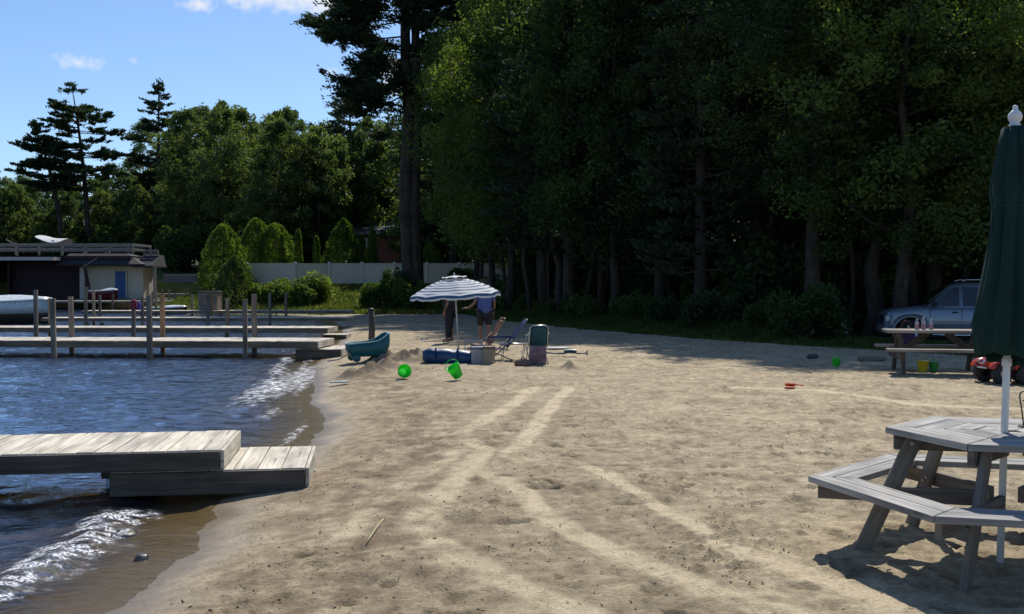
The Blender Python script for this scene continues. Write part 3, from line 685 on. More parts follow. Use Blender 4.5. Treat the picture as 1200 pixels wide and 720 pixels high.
# weeds and grass along the edge of the wood: stuff
def blades(name, pts, hgt, mat, wd=.012, seed=1):
    rs = np.random.RandomState(seed); n = len(pts); h = hgt*rs.uniform(.4, 1.25, n); a = rs.rand(n)*6.28
    dx = np.stack([np.cos(a), np.sin(a), np.zeros(n)], 1)*(wd*rs.uniform(.7, 1.6, n))[:, None]
    ln = rs.normal(size=(n, 3))*np.array([.35, .35, 0])*h[:, None]
    b0 = pts; top = pts+np.array([0, 0, 1])*h[:, None]+ln; mid = pts+np.array([0, 0, .55])*h[:, None]+ln*.35
    v = np.stack([b0-dx, b0+dx, mid+dx*.8, top, mid-dx*.8], 1).reshape(-1, 3); q = np.arange(n*5).reshape(n, 5)
    return fast_mesh(name, v, q, mat)
rs = np.random.RandomState(78); n = 60000
yb = 16+44*rs.rand(n); xb = np.interp(yb, _ey, _ex)+rs.uniform(-.7, 3.4, n)+.5*perlin(yb*.9, yb*0, 33)
ok = (yb > 20) | (xb > 12); xb, yb = xb[ok], yb[ok]
zb = base_h(xb, yb)[0]
o = link('weeds', blades('weeds', np.stack([xb, yb, zb], 1), .34*np.clip(.4+(xb-np.interp(yb, _ey, _ex))*.55, .25, 1.3)*np.where(xb > 8.2, .35, 1), M['grassblade'], .016, 3)); tag(o, 'tall dark weeds and grass along the edge of the wood', 'weeds', kind='stuff')
n = 50000; yb = 57+26*rs.rand(n); xb = rs.uniform(-24, 1, n); zb, db = base_h(xb, yb); ok = db > .5; 
o = link('grass', blades('grass', np.stack([xb, yb, zb], 1)[ok], .22, M['grassblade'], .03, 4)); tag(o, 'sunlit short grass on the bank below the white fence', 'grass', kind='stuff')
# ---- big double white pine
def big_pine():
    base = W(482, 352, 63); z0 = flat(base.x, base.y)
    t = thing('giant_pine_tree', 'giant double-trunked white pine towering beside the striped umbrella, boughs reaching left', 'tree', (base.x, base.y, z0-.1))
    rs = np.random.RandomState(900); tb = MB()
    for dx, tx, r in ((-.17, -.20, .54), (.24, .30, .44)):
        n = 14; tb2 = MB() if False else tb
        tb.tube([Vector((dx+(tx*2-dx)*i/n*.6+.10*math.sin(i*1.3), .1*math.cos(i+dx*3), 27*i/n)) for i in range(n+1)], [r*(1.25 if i == 0 else 1)*(1-.72*i/n) for i in range(n+1)], 12)
    tb.build('trunk', M['bark'], t, smooth=True)
    br = []; lb = MB()
    P = lambda px, py, dy=0: W(px, py, 63+dy)-Vector((base.x, base.y, z0))
    def limb(a, b, r=.13, n=1, spread=0):
        r = r*.38; a = (a[0], a[1]+rs.uniform(-.5, .5), a[2]+rs.uniform(-.35, .35))
        a = Vector(a); b = Vector(b); m_ = a.lerp(b, .5)-Vector((0, 0, .04*(b-a).length)); lb.tube([a, m_, b], [r, r*.6, r*.15], 6); br.append((m_.lerp(a, .3), b))
        L_ = (b-a).length
        for k in range(int(L_*3.4)):
            f = rs.uniform(.35, 1.0); q0 = a.lerp(b, f); dv = (b-a).normalized(); ang = rs.choice([-1, 1])*rs.uniform(.5, 1.2); c, s_ = math.cos(ang), math.sin(ang)
            d2 = Vector((dv.x*c-dv.y*s_, dv.x*s_+dv.y*c, rs.uniform(-.05, .3))); q1 = q0+d2*rs.uniform(.6, 1.5); br.append((q0, q1)); lb.tube([q0, q1], [.03, .01], 4)
    # seen boughs on the left, from high to low
    for (a, b, dy) in [((476,22),(392,12),0),((474,30),(376,30),1),((472,36),(385,42),-1.5),((474,14),(400,2),-2),((478,0),(410,-22),0),((472,46),(410,36),2),((476,55),(440,50),-1),((478,62),(500,48),-1),((480,20),(560,12),0),((482,10),(545,-10),-1.5),
                       ((474,84),(425,78),1),((472,92),(412,96),0),((470,88),(430,66),-1.5),((472,96),(408,116),-1),((470,104),(402,124),1),((470,112),(418,134),0),((472,80),(446,64),2),((470,100),(440,112),-2),((480,70),(530,60),0),((484,90),(540,84),-1),
                       ((484,110),(525,118),-1.5),((486,60),(556,46),-1),((482,130),(515,150),-2),((472,150),(444,158),1),((484,150),(530,170),0)]:
        pa, pb = P(*a), P(b[0], b[1], dy); limb(pa, pb, .15)
    for k in range(60):
        z = rs.uniform(12, 27); a = rs.rand()*6.28
        if math.cos(a) < -.2: continue
        l = rs.uniform(2, 5)*(1-.3*(z-12)/15); s0 = Vector((rs.choice([-.4, .3]), 0, z)); limb(s0, s0+Vector((math.cos(a)*l, math.sin(a)*l, l*rs.uniform(0, .3))), .1)
    for k in range(26):
        z = rs.uniform(21, 29); a = rs.rand()*6.28; l = rs.uniform(2, 5); s0 = Vector((0, 0, z)); limb(s0, s0+Vector((math.cos(a)*l, math.sin(a)*l, l*rs.uniform(.1, .5))), .1)
    for (a, b) in [((474,112),(446,105)),((474,124),(440,114)),((474,60),(430,56))]:      # bare dead stubs
        lb.tube([P(*a), P(*b)], [.06, .02], 5)
    lb.build('limb', M['bark'], t, smooth=True)
    v, q = needle_tufts(br, rs, 190, .27, .85, .45)
    link('crown', fast_mesh('big_pine_crown', v, q, M['leaf_pine']), t)
big_pine()
# ---- wood beyond the docks on the left
KF = [tree_kind('far', crown_broad(500+i, H, Rr, bs, nc, 15000, lf*.74, tr), M['leaf_far']) for i, (H, Rr, bs, nc, lf, tr) in enumerate([(15, 4.4, .10, 130, .42, .25), (17, 3.6, .10, 120, .40, .25), (13, 4.8, .08, 140, .44, .22), (19, 3.9, .14, 130, .40, .3)])]
KFP = [tree_kind('farpine', pine(600+i, H, Rr, bs, wh, 34, .42, tr, .8, gaps=.06), M['leaf_pine']) for i, (H, Rr, bs, wh, tr) in enumerate([(20, 4.2, .2, 26, .3), (22, 3.6, .14, 30, .3)])]
GL = 'trees of the wood across the docks'
def topz(px, py, Y): return W(px, py, Y).z
# skyline trees: (px of top, py of top, distance, kind)
sky_ = [(8,212,128,'f0'),(22,205,130,'p0'),(48,215,124,'f2'),(72,200,118,'f1'),(110,212,116,'f2'),(132,190,120,'p1'),(150,205,112,'f0'),(214,158,112,'f1'),(236,128,108,'f3'),(262,122,106,'f1'),(283,126,110,'p0'),(302,150,112,'f0'),(322,134,106,'f1'),(340,130,108,'f3'),(362,142,112,'p1'),(378,150,104,'f0'),(398,128,104,'p1'),
        (410,82,100,'p0'),(432,140,98,'f1'),(448,165,96,'f2'),(455,120,104,'p0'),(505,60,86,'f3'),(530,40,84,'p0'),(560,50,88,'f1'),(590,20,86,'f3'),(620,30,90,'p1'),(184,200,106,'f0'),(160,225,104,'f2')]
def far_where(px):
    return ('behind the left end of the boathouse' if px < 60 else 'behind the boathouse roof deck' if px < 150 else 'above the blue door of the boathouse' if px < 205 else 'behind the rounded cedars' if px < 345 else
            'above the white fence' if px < 440 else 'behind the giant pine')
for i, (px, py, Y, k) in enumerate(sky_):
    p = W(px, py, Y); z0 = flat(p.x, Y); kk = (KFP if k[0] == 'p' else KF)[int(k[1])]; H0 = {'f0':15,'f1':17,'f2':13,'f3':19,'p0':20.3,'p1':22.3}[k]
    s = (p.z-z0)/H0; plant_tree('pine_tree' if k[0] == 'p' else 'broadleaf_tree', kk, p.x, Y, ('pine' if k[0] == 'p' else 'leafy tree')+' on the skyline '+far_where(px), 'tree', GL, s=max(.75, min(s, 1.25)), sz=s, seed=i)
rs = np.random.RandomState(79)
for i in range(34):      # lower trees in front of and between them
    px = -60+19*i+rs.uniform(-8, 8); Y = rs.uniform(94, 104) if px < 200 else rs.uniform(86, 98)
    if px > 590: continue
    p = W(px, 300, Y); k = rs.randint(0, 4); s = rs.uniform(.55, .8) if px > 215 else rs.uniform(.38, .48)
    if 395 < px < 480 and Y < 99: Y = 101; p = W(px, 300, Y)
    plant_tree('broadleaf_tree', KF[k], p.x, Y, 'lower leafy tree in front of the skyline trees, '+far_where(px), 'tree', GL, s=s, seed=100+i)
for i in range(16):
    px = -200+46*i; Y = rs.uniform(128, 150); p = W(px, 300, Y); plant_tree('broadleaf_tree', KF[rs.randint(0, 4)], p.x, Y, 'leafy tree on the rise at the back of the far wood', 'tree', GL, s=rs.uniform(.6, .8) if px < 130 else rs.uniform(.8, 1.0), seed=200+i)
for i, (px, Y) in enumerate([(-140,110),(-90,118),(-60,105),(-190,112),(-30,112),(-240,118)]):
    p = W(px, 300, Y); plant_tree('broadleaf_tree', KF[i % 4], p.x, Y, 'leafy tree beside the left end of the boathouse', 'tree', GL, s=rs.uniform(.5, .62), seed=300+i)
# three emergent white pines
for (px0, py0, px1, py1, Y, Rr, bs, label, sd) in [(104,290,84,100,100,4.1,.50,'tall slightly leaning white pine with layered boughs above the boathouse',701), (74,290,40,146,98,3.3,.56,'smaller pine leaning left beside the tall layered pine',702), (186,290,186,96,103,2.9,.42,'upright white pine with a rounded layered crown above the blue door',703)]:
    a = W(px0, 300, Y); z0 = flat(a.x, Y); top = W(px1, py1, Y); H = top.z-z0
    kd = tree_kind('emergent', pine(sd, H, Rr, bs, 19, 120, .36, .34, .62, lean=(top.x-a.x, 0), gaps=.12), M['leaf_pine'])
    plant_tree('white_pine_tree', kd, a.x, Y, label, 'tree', rz=0)
# ---- cedars and bushes round the white fence
def cone_bush(name, seed, H, Rr, n, leaf, mat, pw=.75, round_=.0):
    rs = np.random.RandomState(seed); t = rs.rand(n)**1.15; a = rs.rand(n)*6.28
    prof = np.clip((1-t)**pw, 0, 1)*np.clip(.75+t*4, 0, 1)
    lob = 1+.13*np.sin(a*5+t*9+seed)+.10*np.sin(a*9-t*17)+.10*np.sin(a*3+seed*2)+.16*perlin(a*2.2+seed, t*9)
    r = Rr*prof*lob*(1-.32*rs.rand(n)**2)
    cs = np.stack([r*np.cos(a), r*np.sin(a), H*t+.03], 1); d = np.stack([np.cos(a)*.5, np.sin(a)*.5, np.ones(n)], 1)
    v, q = leaf_quads(cs, leaf*rs.uniform(.6, 1.3, n), rs, .4, 0, d)
    tb = MB(); tb.tube([(0, 0, -.1), (0, 0, H*.8)], [.09, .02], 6); o = tb.build('trunk', M['bark'], None); tm = o.data; bpy.data.objects.remove(o)
    return fast_mesh(name, v, q, mat), tm
for i, (px, ptop, pbot, wpx, Y, pw, label) in enumerate([(262,263,345,50,70.5,.5,'large rounded cedar leaning over the left end of the white fence'), (300,256,312,46,75.5,.5,'broad cedar behind the fence, left one of the joined pair'), (323,262,312,52,75.5,.48,'broad cedar behind the fence, right one of the joined pair'),
      (331,274,312,9,74.4,.3,'narrow cedar spire directly in front of the joined cedars'), (350,269,312,11,75,.35,'thin dark cedar spire standing alone right of the joined cedars'), (371,277,312,10,75,.35,'short thin cedar spire just left of the broad cone-shaped cedar'),
      (403,256,312,52,75.5,.68,'broad cone-shaped cedar behind the middle of the fence'), (437,267,312,15,75,.4,'slim cedar right of the cone-shaped cedar, near the brick house'), (424,275,312,14,77,.4,'slim dark cedar close against the right of the cone-shaped cedar'),
      (275,300,362,44,63.4,.6,'dark egg-shaped cedar by the water in front of the fence end'), (504,285,320,30,75.5,.5,'rounded light green cedar right of the giant pine trunk')]):
    b = W(px, pbot, Y); z0 = flat(b.x, Y); H = W(px, ptop, Y).z-z0; Rr = wpx/2/1200*Y*(1.28 if wpx > 20 else 1.05)
    n = int(min(9000, 900+H*Rr*900)); plant_tree('cedar_shrub', cone_bush('cedar', 800+i, H, Rr, n, .20, M['leaf_arb'] if i != 9 else M['leaf_b'], pw), b.x, Y, label, 'shrub', crown='foliage')
for i, (px, ptop, wpx, Y, mat, label) in enumerate([(332,320,56,63.6,'leaf_lime','bright green spreading bush at the water in front of the fence'), (305,330,34,63.4,'leaf_lime','small bright bush tucked beside the dark egg-shaped cedar'), (376,318,50,64.2,'leaf_lime','bright green bush at the right of the waterside pair'),
       (352,328,40,62.8,'leaf_lime','low light green bush between the waterside bushes'), (446,328,46,61.5,'leaf_arb','leafy bush at the left foot of the giant pine'), (478,322,44,60.6,'leaf_lime','sunlit bush at the right foot of the giant pine'), (462,306,34,62.0,'leaf_b','dark upright bush in front of the giant pine trunk'),
       (545,310,40,72,'leaf_arb','bush against the right part of the white fence'), (592,318,60,66,'leaf_a','dark bush at the right end of the white fence'), (520,306,34,76.5,'leaf_lime','light green bush rising behind the fence right of the giant pine'), (628,330,60,58,'leaf_arb','green bush between the umbrella and the wood')]):
    b = W(px, 350, Y); z0 = flat(b.x, Y); H = W(px, ptop, Y).z-z0; Rr = wpx/2/1200*Y*1.1
    plant_tree('garden_bush', bush_mesh('bush', 850+i, Rr, Rr*.8, H*1.05, 3600, .17, M[mat], 11), b.x, Y, label, 'bush', crown='foliage', trunk='stem', rz=0)
# ------------------------------------------------------------ docks
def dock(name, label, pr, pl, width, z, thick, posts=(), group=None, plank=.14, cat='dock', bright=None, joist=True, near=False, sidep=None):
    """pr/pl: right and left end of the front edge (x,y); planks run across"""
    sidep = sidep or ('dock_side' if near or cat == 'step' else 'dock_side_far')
    bright = bright or ('dock_top' if near else 'dock_top_old')
    pr = Vector((pr[0], pr[1], 0)); pl = Vector((pl[0], pl[1], 0)); u = (pl-pr); Ln = u.length; u.normalize(); v = Vector((-u.y, u.x, 0))
    if v.y < 0: v = -v
    ang = math.atan2(u.y, u.x)
    t = thing(name, label, cat, (pr.x, pr.y, z), 0, group); rot = Matrix.Rotation(ang, 4, 'Z'); MX = rot
    sgn = -1 if (rot @ Vector((0, 1, 0))).dot(v) < 0 else 1
    d = MB(); x = 0; r = random.Random(int(Ln*100)+3)
    while x < Ln-.02:
        pw = min(plank, Ln-x); lift = r.uniform(-.002, .003); ov = r.uniform(-.006, .008)
        d.box((x+pw/2, sgn*(width/2), -.016+lift), (pw-.006-(.004*r.random()), width-.006, .032), M=MX, rot=(r.uniform(-.004, .004), 0, r.uniform(-.003, .003))); x += plank
    d.build('deck', M[bright], t, bevel=.003 if near else 0)
    for off in (-.021, width+.021):
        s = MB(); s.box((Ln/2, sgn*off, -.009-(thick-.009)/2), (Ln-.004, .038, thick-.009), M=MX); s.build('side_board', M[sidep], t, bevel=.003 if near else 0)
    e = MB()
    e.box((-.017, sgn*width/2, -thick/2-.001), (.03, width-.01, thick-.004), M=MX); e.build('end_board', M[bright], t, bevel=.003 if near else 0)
    if joist:
        j = MB(); x = .6
        while x < Ln-.3: j.box((x, sgn*width/2, -.034-(thick-.05)/2), (.038, width-.08, thick-.05), M=MX); x += 1.2
        jo = j.build('cross_joist', M[sidep], t)
        jo['kind'] = 'stuff'
    for (px, py, Y, m) in posts:
        q = W(px, py, Y); b = q-Vector((pr.x, pr.y, z)); zb = min(flat(q.x, Y), WZ-.25)-.35-z
        pm = MB(); wd = .105; hgt = b.z-zb
        pm.box((b.x, b.y, (b.z+zb)/2), (wd, wd, hgt), rot=(random.uniform(-.012, .012), random.uniform(-.015, .015), random.uniform(-.2, .2))); pm.build('post', M[m], t, bevel=.006)
    return t
GD = 'docks running out from the far end of the beach'
u0 = Vector((-.990, -.141)); PR = Vector((-2.35, 8.21))
dock('long_dock', 'nearest pale plank dock running out over the water at the left', PR, PR+u0*14, 1.13, .28, .155, (), None, .1385, near=True)
sr = Vector((-1.69, 8.33)); t = dock('dock_step', 'low plank step on the sand at the end of the nearest dock', sr, sr+u0*1.52, 1.16, .115, .19, (), None, .19, cat='step', near=True, joist=False)
s_ = MB(); b = G(132, 583, -.2); s_.box((b.x, b.y+.55, -.155), (.42, .5, .24), rot=(0, 0, .15)); s_.box((b.x, b.y+.55, .02), (.3, 1.3, .09), rot=(0, 0, .14))
blk = thing('support_block', 'dark concrete support block in the water under the nearest dock', 'block', (b.x, b.y+.5, -.2)); s_.build('block', pmat('wet_concrete', (.07,.065,.06), rough=.5), blk, world=True, bevel=.02)
def P2(px, Y): q = W(px, 335, Y); return (q.x, q.y)
O = 'post_orange'; Q = 'post'
dock('dock', 'second dock from the viewer, with tall posts and an end step near the teal wagon', P2(371,23.9), P2(-260,24.6), 1.65, .30, .16, [(62.5,350,23.8,Q),(84,348,25.9,Q),(175,346,23.7,Q),(190.5,346,25.9,O),(287,351,23.7,Q),(298,345,25.9,Q)], GD)
dock('dock_step', 'low weathered step at the end of the second dock, left of the teal wagon', P2(399,24.0), P2(346,24.0), 1.55, .11, .2, (), None, .2, cat='step', joist=False)
dock('dock', 'third dock from the viewer, ending beside a small floating plank', P2(383,31.0), P2(-250,31.6), 1.45, .32, .15, [(42,340,30.8,Q),(59,350,33.0,Q),(156,353,30.8,Q),(266,350,33.0,Q)], GD)
dock('dock_step', 'small low plank platform off the end of the third dock', P2(405,32.6), P2(378,32.6), .9, .04, .12, (), None, .2, cat='step', joist=False)
dock('dock', 'fourth dock back with slanting braces underneath', P2(408,41.5), P2(48,41.2), 1.4, .30, .13, [(100,337,41,Q),(167,347,41,Q),(316,343,41,Q),(110,340,43,Q),(243.5,340,41,Q)], GD)
dock('dock', 'fifth dock back reaching right towards the low shore', P2(410,51), P2(95,50.5), 1.4, .36, .14, [(248,343,50.4,O),(259,345,52.5,Q),(335,343,50.4,Q),(117,346,50.4,Q),(183,340,52.5,Q),(225,345,52.5,Q)], GD)
dock('dock', 'sixth thin pale dock crossing in front of the boathouse door', P2(247,66), P2(-70,66), 1.5, .62, .14, [(179,342,65.8,Q),(205,344,65.8,Q),(132,345,65.8,Q)], GD, sidep='post')
dock('dock', 'farthest pale dock in front of the grey retaining wall', P2(262,73), P2(176,73), 1.5, 1.02, .13, [(183,338,72.8,Q),(190,339,72.8,Q),(198,339,72.8,Q)], GD, sidep='post')
# braces under the fourth dock
bx = thing('dock_brace', 'dark slanting braces holding up the fourth dock', 'brace', tuple(W(115,385,41.3)))
for (a, b_) in [((100,377),(108,391)), ((120,379),(113,391))]:
    q = MB(); q.beam(W(a[0], a[1], 41.3), W(b_[0], b_[1], 41.3), .12, .12); q.build('brace', M['dock_side'], bx, world=True)
cr = thing('dock_box', 'brown wooden storage box standing on the fifth dock', 'box', tuple(W(246,364,51.6))); q = MB(); c = W(246,352,51.8); q.box((c.x, c.y, .36+.45), (.95, .8, .88)); q.build('box', M['post'], cr, world=True, bevel=.02); q = MB(); q.box((c.x, c.y, .36+.93), (1.02, .88, .07)); q.build('lid', M['dock_side'], cr, world=True, bevel=.02)
lj = thing('life_jacket', 'dark red life jacket hung on a dock post by the blue door', 'life jacket', tuple(W(157,360,30.6)))
q = MB(); c = W(157,357,30.62); q.box((c.x, c.y-.02, c.z), (.2, .2, .3), taper=.8); q.build('vest', pmat('red_cloth', (.25,.03,.05), rough=.8), lj, world=True, bevel=.06)
q = MB(); q.box((c.x+.16, c.y-.02, c.z-.05), (.1, .14, .22), taper=.8); q.build('strap', pmat('violet_cloth', (.09,.05,.3), rough=.8), lj, world=True, bevel=.03)
# ------------------------------------------------------------ boathouse
YB = 75; sc = YB/1200
def bw(px, py, dy=0): return W(px, py, YB+dy)
base = bw(60, 350); bt = thing('boathouse', 'long low boathouse with railed roof deck, dark boat bays and a blue door', 'boathouse', (base.x, YB, WZ))
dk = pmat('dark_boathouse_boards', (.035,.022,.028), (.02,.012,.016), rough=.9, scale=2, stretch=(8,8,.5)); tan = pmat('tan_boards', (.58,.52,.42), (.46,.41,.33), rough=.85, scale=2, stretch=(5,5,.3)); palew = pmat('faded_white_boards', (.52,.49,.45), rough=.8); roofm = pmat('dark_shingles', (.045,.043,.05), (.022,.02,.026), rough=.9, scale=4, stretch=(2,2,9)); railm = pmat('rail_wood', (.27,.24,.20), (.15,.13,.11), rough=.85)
def bxp(name, x0, x1, y0, y1, dy0, dy1, mat, par=bt, bev=0):
    a = bw(x0, y1); b_ = bw(x1, y0); q = MB(); q.box(((a.x+b_.x)/2, YB+(dy0+dy1)/2, (a.z+b_.z)/2), (abs(b_.x-a.x), dy1-dy0, abs(b_.z-a.z))); return q.build(name, mat, par, world=True, bevel=bev)
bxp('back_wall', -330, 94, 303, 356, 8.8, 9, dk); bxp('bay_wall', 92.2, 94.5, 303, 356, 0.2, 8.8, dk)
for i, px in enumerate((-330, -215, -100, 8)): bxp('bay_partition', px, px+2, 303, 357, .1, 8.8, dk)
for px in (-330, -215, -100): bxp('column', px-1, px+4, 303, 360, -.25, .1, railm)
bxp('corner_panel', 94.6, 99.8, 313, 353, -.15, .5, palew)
# dark sheet across the open bays, added in place of their inner shade
bxp('bay_shade_sheet', 10.5, 92, 307, 354, .6, .72, dk)
w1 = bxp('wall', 100, 166, 309, 354, .25, 3, tan)
d_ = bxp('door', 134.5, 146.5, 318, 349, .12, .24, pmat('blue_door_paint', (.03,.10,.28), rough=.6, scale=1)); bxp('handle', 144.4, 145.2, 334, 335.2, .06, .118, pmat('brass_knob', (.5,.4,.2), metal=1, rough=.4), d_)
bxp('door_frame', 133, 134.3, 317, 350, .1, .245, palew); bxp('door_frame', 146.7, 148, 317, 350, .1, .245, palew)
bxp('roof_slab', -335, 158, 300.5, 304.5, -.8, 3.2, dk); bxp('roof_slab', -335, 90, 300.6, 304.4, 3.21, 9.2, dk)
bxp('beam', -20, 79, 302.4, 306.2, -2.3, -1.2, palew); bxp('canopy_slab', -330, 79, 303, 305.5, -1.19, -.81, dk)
# sloped dark roof skirt over the tan wall
q = MB(); a = bw(80, 298); b_ = bw(165, 298); zt = a.z+.05; zb = bw(80, 310).z
q.add([(a.x-.3, YB-1.3, zb), (b_.x+.5, YB-1.3, zb), (b_.x-1.0, YB+.2, zt), (a.x, YB+.2, zt), (a.x-.3, YB-1.2, zb-.15), (b_.x+.5, YB-1.2, zb-.15), (b_.x-1.1, YB+3, zt-.1), (a.x, YB+3, zt-.1), (b_.x+.3, YB+3.2, zb)],
      [(0,1,2,3), (0,4,5,1), (3,2,6,7), (1,8,6,2), (0,3,4)]); q.build('roof_skirt', roofm, bt, world=True)
bxp('porch_roof', 162, 184, 311.8, 313.4, -1, 2.2, roofm)
q = MB(); a = bw(168, 299, 1); b_ = bw(187, 313, 1); q.add([(a.x, YB+1, a.z), (bw(180,299).x, YB+1, a.z), (b_.x+.1, YB-.6, b_.z), (a.x-.3, YB-.6, b_.z), (bw(180,299).x, YB+2.2, a.z), (b_.x+.1, YB+2.2, b_.z), (a.x, YB+2.2, a.z)], [(3,2,1,0), (0,1,4,6), (2,5,4,1)]); q.build('porch_skirt', roofm, bt, world=True)
bxp('porch_post', 182.6, 185, 313, 358, -.5, -.35, railm); bxp('porch_post', 168.5, 170, 313, 358, 2.0, 2.15, railm)
bxp('floor_slab', 100, 186, 350, 353, -1.6, 3.4, railm)
# railing round the deck
def rail(x0, x1, dy, pt, pm, pb, par):
    q = MB()
    for py in (pt, pm): q.beam(bw(x0, py, 0)+Vector((0, dy, 0)), bw(x1, py, 0)+Vector((0, dy, 0)), .06, .15)
    q.build('rail', railm, par, world=True)
    n = max(2, int(abs(x1-x0)/28)+1)
    for i in range(n+1):
        x = x0+(x1-x0)*i/n; a = bw(x, pt-.6); b_ = bw(x, pb); q = MB(); q.beam(Vector((a.x, YB+dy, a.z)), Vector((b_.x, YB+dy, b_.z)), .11, .11, up=(1, 0, 0)); q.build('rail_post', railm, par, world=True)
rail(-330, 159, -.6, 287, 292.5, 299, bt); rail(-330, 158, 3.2, 287, 292.5, 299, bt); rail(164, 180, .9, 293.5, 297.5, 300, bt)
q = MB()
for z_ in (287, 292.5): a = bw(159, z_); q.beam(Vector((a.x, YB-.6, a.z)), Vector((a.x, YB+3.2, a.z)), .06, .15)
q.build('rail', railm, bt, world=True)
# leaning prop in front of the corner
pr_ = thing('leaning_panel', 'dark board panel leaning against the pale boathouse corner', 'panel', tuple(bw(104, 348, -1.4)))
q = MB(); a, b_, c_, d2 = bw(97.5,313,-1.5), bw(100,312,-1.5), bw(107.5,345,-1.5), bw(103,348,-1.5); y2 = Vector((0,.08,0)); q.add([a, b_, c_, d2, a+y2, b_+y2, c_+y2, d2+y2], [(3,2,1,0),(4,5,6,7),(0,1,5,4),(1,2,6,5),(2,3,7,6),(3,0,4,7)]); q.build('panel', dk, pr_, world=True)
q = MB(); q.beam(bw(98,312.5,-1.6), bw(113,303,-1.6), .07, .07); q.build('prop', railm, pr_, world=True)
# white collapsed canopy on the deck
ct = thing('white_canopy', 'rumpled white canopy propped up on the boathouse roof deck', 'canopy', tuple(bw(36, 298, 4)))
rs = np.random.RandomState(3); q = MB(); top = [(17,273.5),(24,274.5),(33,277),(44,278),(54,277.5)]; bot = [(19,275.5),(27,279),(38,284),(47,283.5),(51,283)]
vs = []; fs = []
for k, dy in enumerate((2.6, 3.4, 4.4, 5.2)):
    for (x, y) in (top if k in (1, 2) else bot): p = bw(x+rs.uniform(-.6, .6), y+rs.uniform(-.5, .5), 0); vs.append((p.x, YB+dy, p.z+(.12 if k == 2 else 0)))
for k in range(3):
    for j in range(4): fs.append((k*5+j, k*5+j+1, k*5+j+6, k*5+j+5))
q.add(vs, fs, None, True); cvo = q.build('cloth', pmat('white_canvas', (.75,.75,.74), rough=.7, trans=.15), ct, world=True, solid=.03, subsurf=1)
for (a, b_) in [((20,275),(22,297)), ((48,281),(46,297)), ((34,280),(34,297))]:
    q = MB(); q.tube([bw(*a, 0)+Vector((0,3.9,0)), bw(*b_, 0)+Vector((0,3.9,0))], .04, 6); q.build('pole', railm, ct, world=True)
q = MB(); q.tube([bw(7,281,3), bw(14,285,3), bw(20,286,3)], .05, 6); q.build('rope', railm, ct, world=True); q = MB(); q.tube([bw(52,286,3), bw(58,284,3), bw(63,282,3)], .05, 6); q.build('rope', railm, ct, world=True)
# retaining wall, house and fence
wb = thing('retaining_wall', 'low blue-grey retaining wall along the far shore left of the cedars', 'wall', (W(225,350,80).x, 81, .0))
q = MB(); a = W(192,323,81); b_ = W(300,323,81); q.box(((a.x+b_.x)/2, 81.2, a.z/2-.4), (b_.x-a.x, .5, a.z+.8)); q.build('wall', pmat('grey_block_wall', (.17,.185,.22), (.12,.13,.15), rough=.9, scale=3), wb, world=True)
q = MB(); q.box(((a.x+b_.x)/2, 81.2, a.z+.05), (b_.x-a.x+.1, .6, .1)); q.build('coping', pmat('pale_coping', (.3,.3,.31)), wb, world=True)
hb = thing('brick_house', 'red brick house with a pale grey low roof, glimpsed behind the cedars', 'house', (W(440,300,93).x, 94, 3))
def hx(n, x0, x1, y0, y1, Y0, Y1, mat, par=hb): a = W(x0, y1, Y0); b_ = W(x1, y0, Y0); q = MB(); q.box(((a.x+b_.x)/2, (Y0+Y1)/2, (a.z+b_.z)/2), (b_.x-a.x, Y1-Y0, b_.z-a.z)); return q.build(n, mat, par, world=True)
brick = pmat('red_brick', (.28,.105,.075), (.18,.07,.05), rough=.9, scale=9); hx('wall', 408, 492, 275, 316, 93.2, 100, brick); wn_ = hx('window', 418, 431, 279, 290, 93.1, 93.19, pmat('dark_glass', (.03,.04,.05), rough=.1)); hx('frame', 417, 432, 277.8, 279, 93.05, 93.18, palew, wn_)
hx('fascia', 402, 498, 270.5, 274.8, 92.2, 101, pmat('pale_fascia', (.38,.40,.42), rough=.7)); 
q = MB(); a = W(400,270,92); b_ = W(500,270,92); q.prism([(92-.2, 0), (101.5, 0), (96.8, 1.0)], b_.x-a.x, M=Matrix(((0,0,1,a.x),(1,0,0,0),(0,1,0,a.z+.02),(0,0,0,1)))); q.build('roof', pmat('grey_roof', (.22,.235,.25), (.16,.17,.18), rough=.8, scale=3), hb, world=True)
ft = thing('white_fence', 'long white vinyl privacy fence at the top of the grassy bank', 'fence', (W(440,330,72).x, 72, 1.5))
fm_ = pmat('fence_vinyl', (.64,.565,.45), (.54,.475,.38), rough=.6, scale=.6, bump=.05); fpx = [(289, 72.0), (345.5, 72.0), (386, 73.0), (424, 73.4), (462, 73.6), (500, 73.8), (538, 74), (576, 74.2), (600, 74.3)]
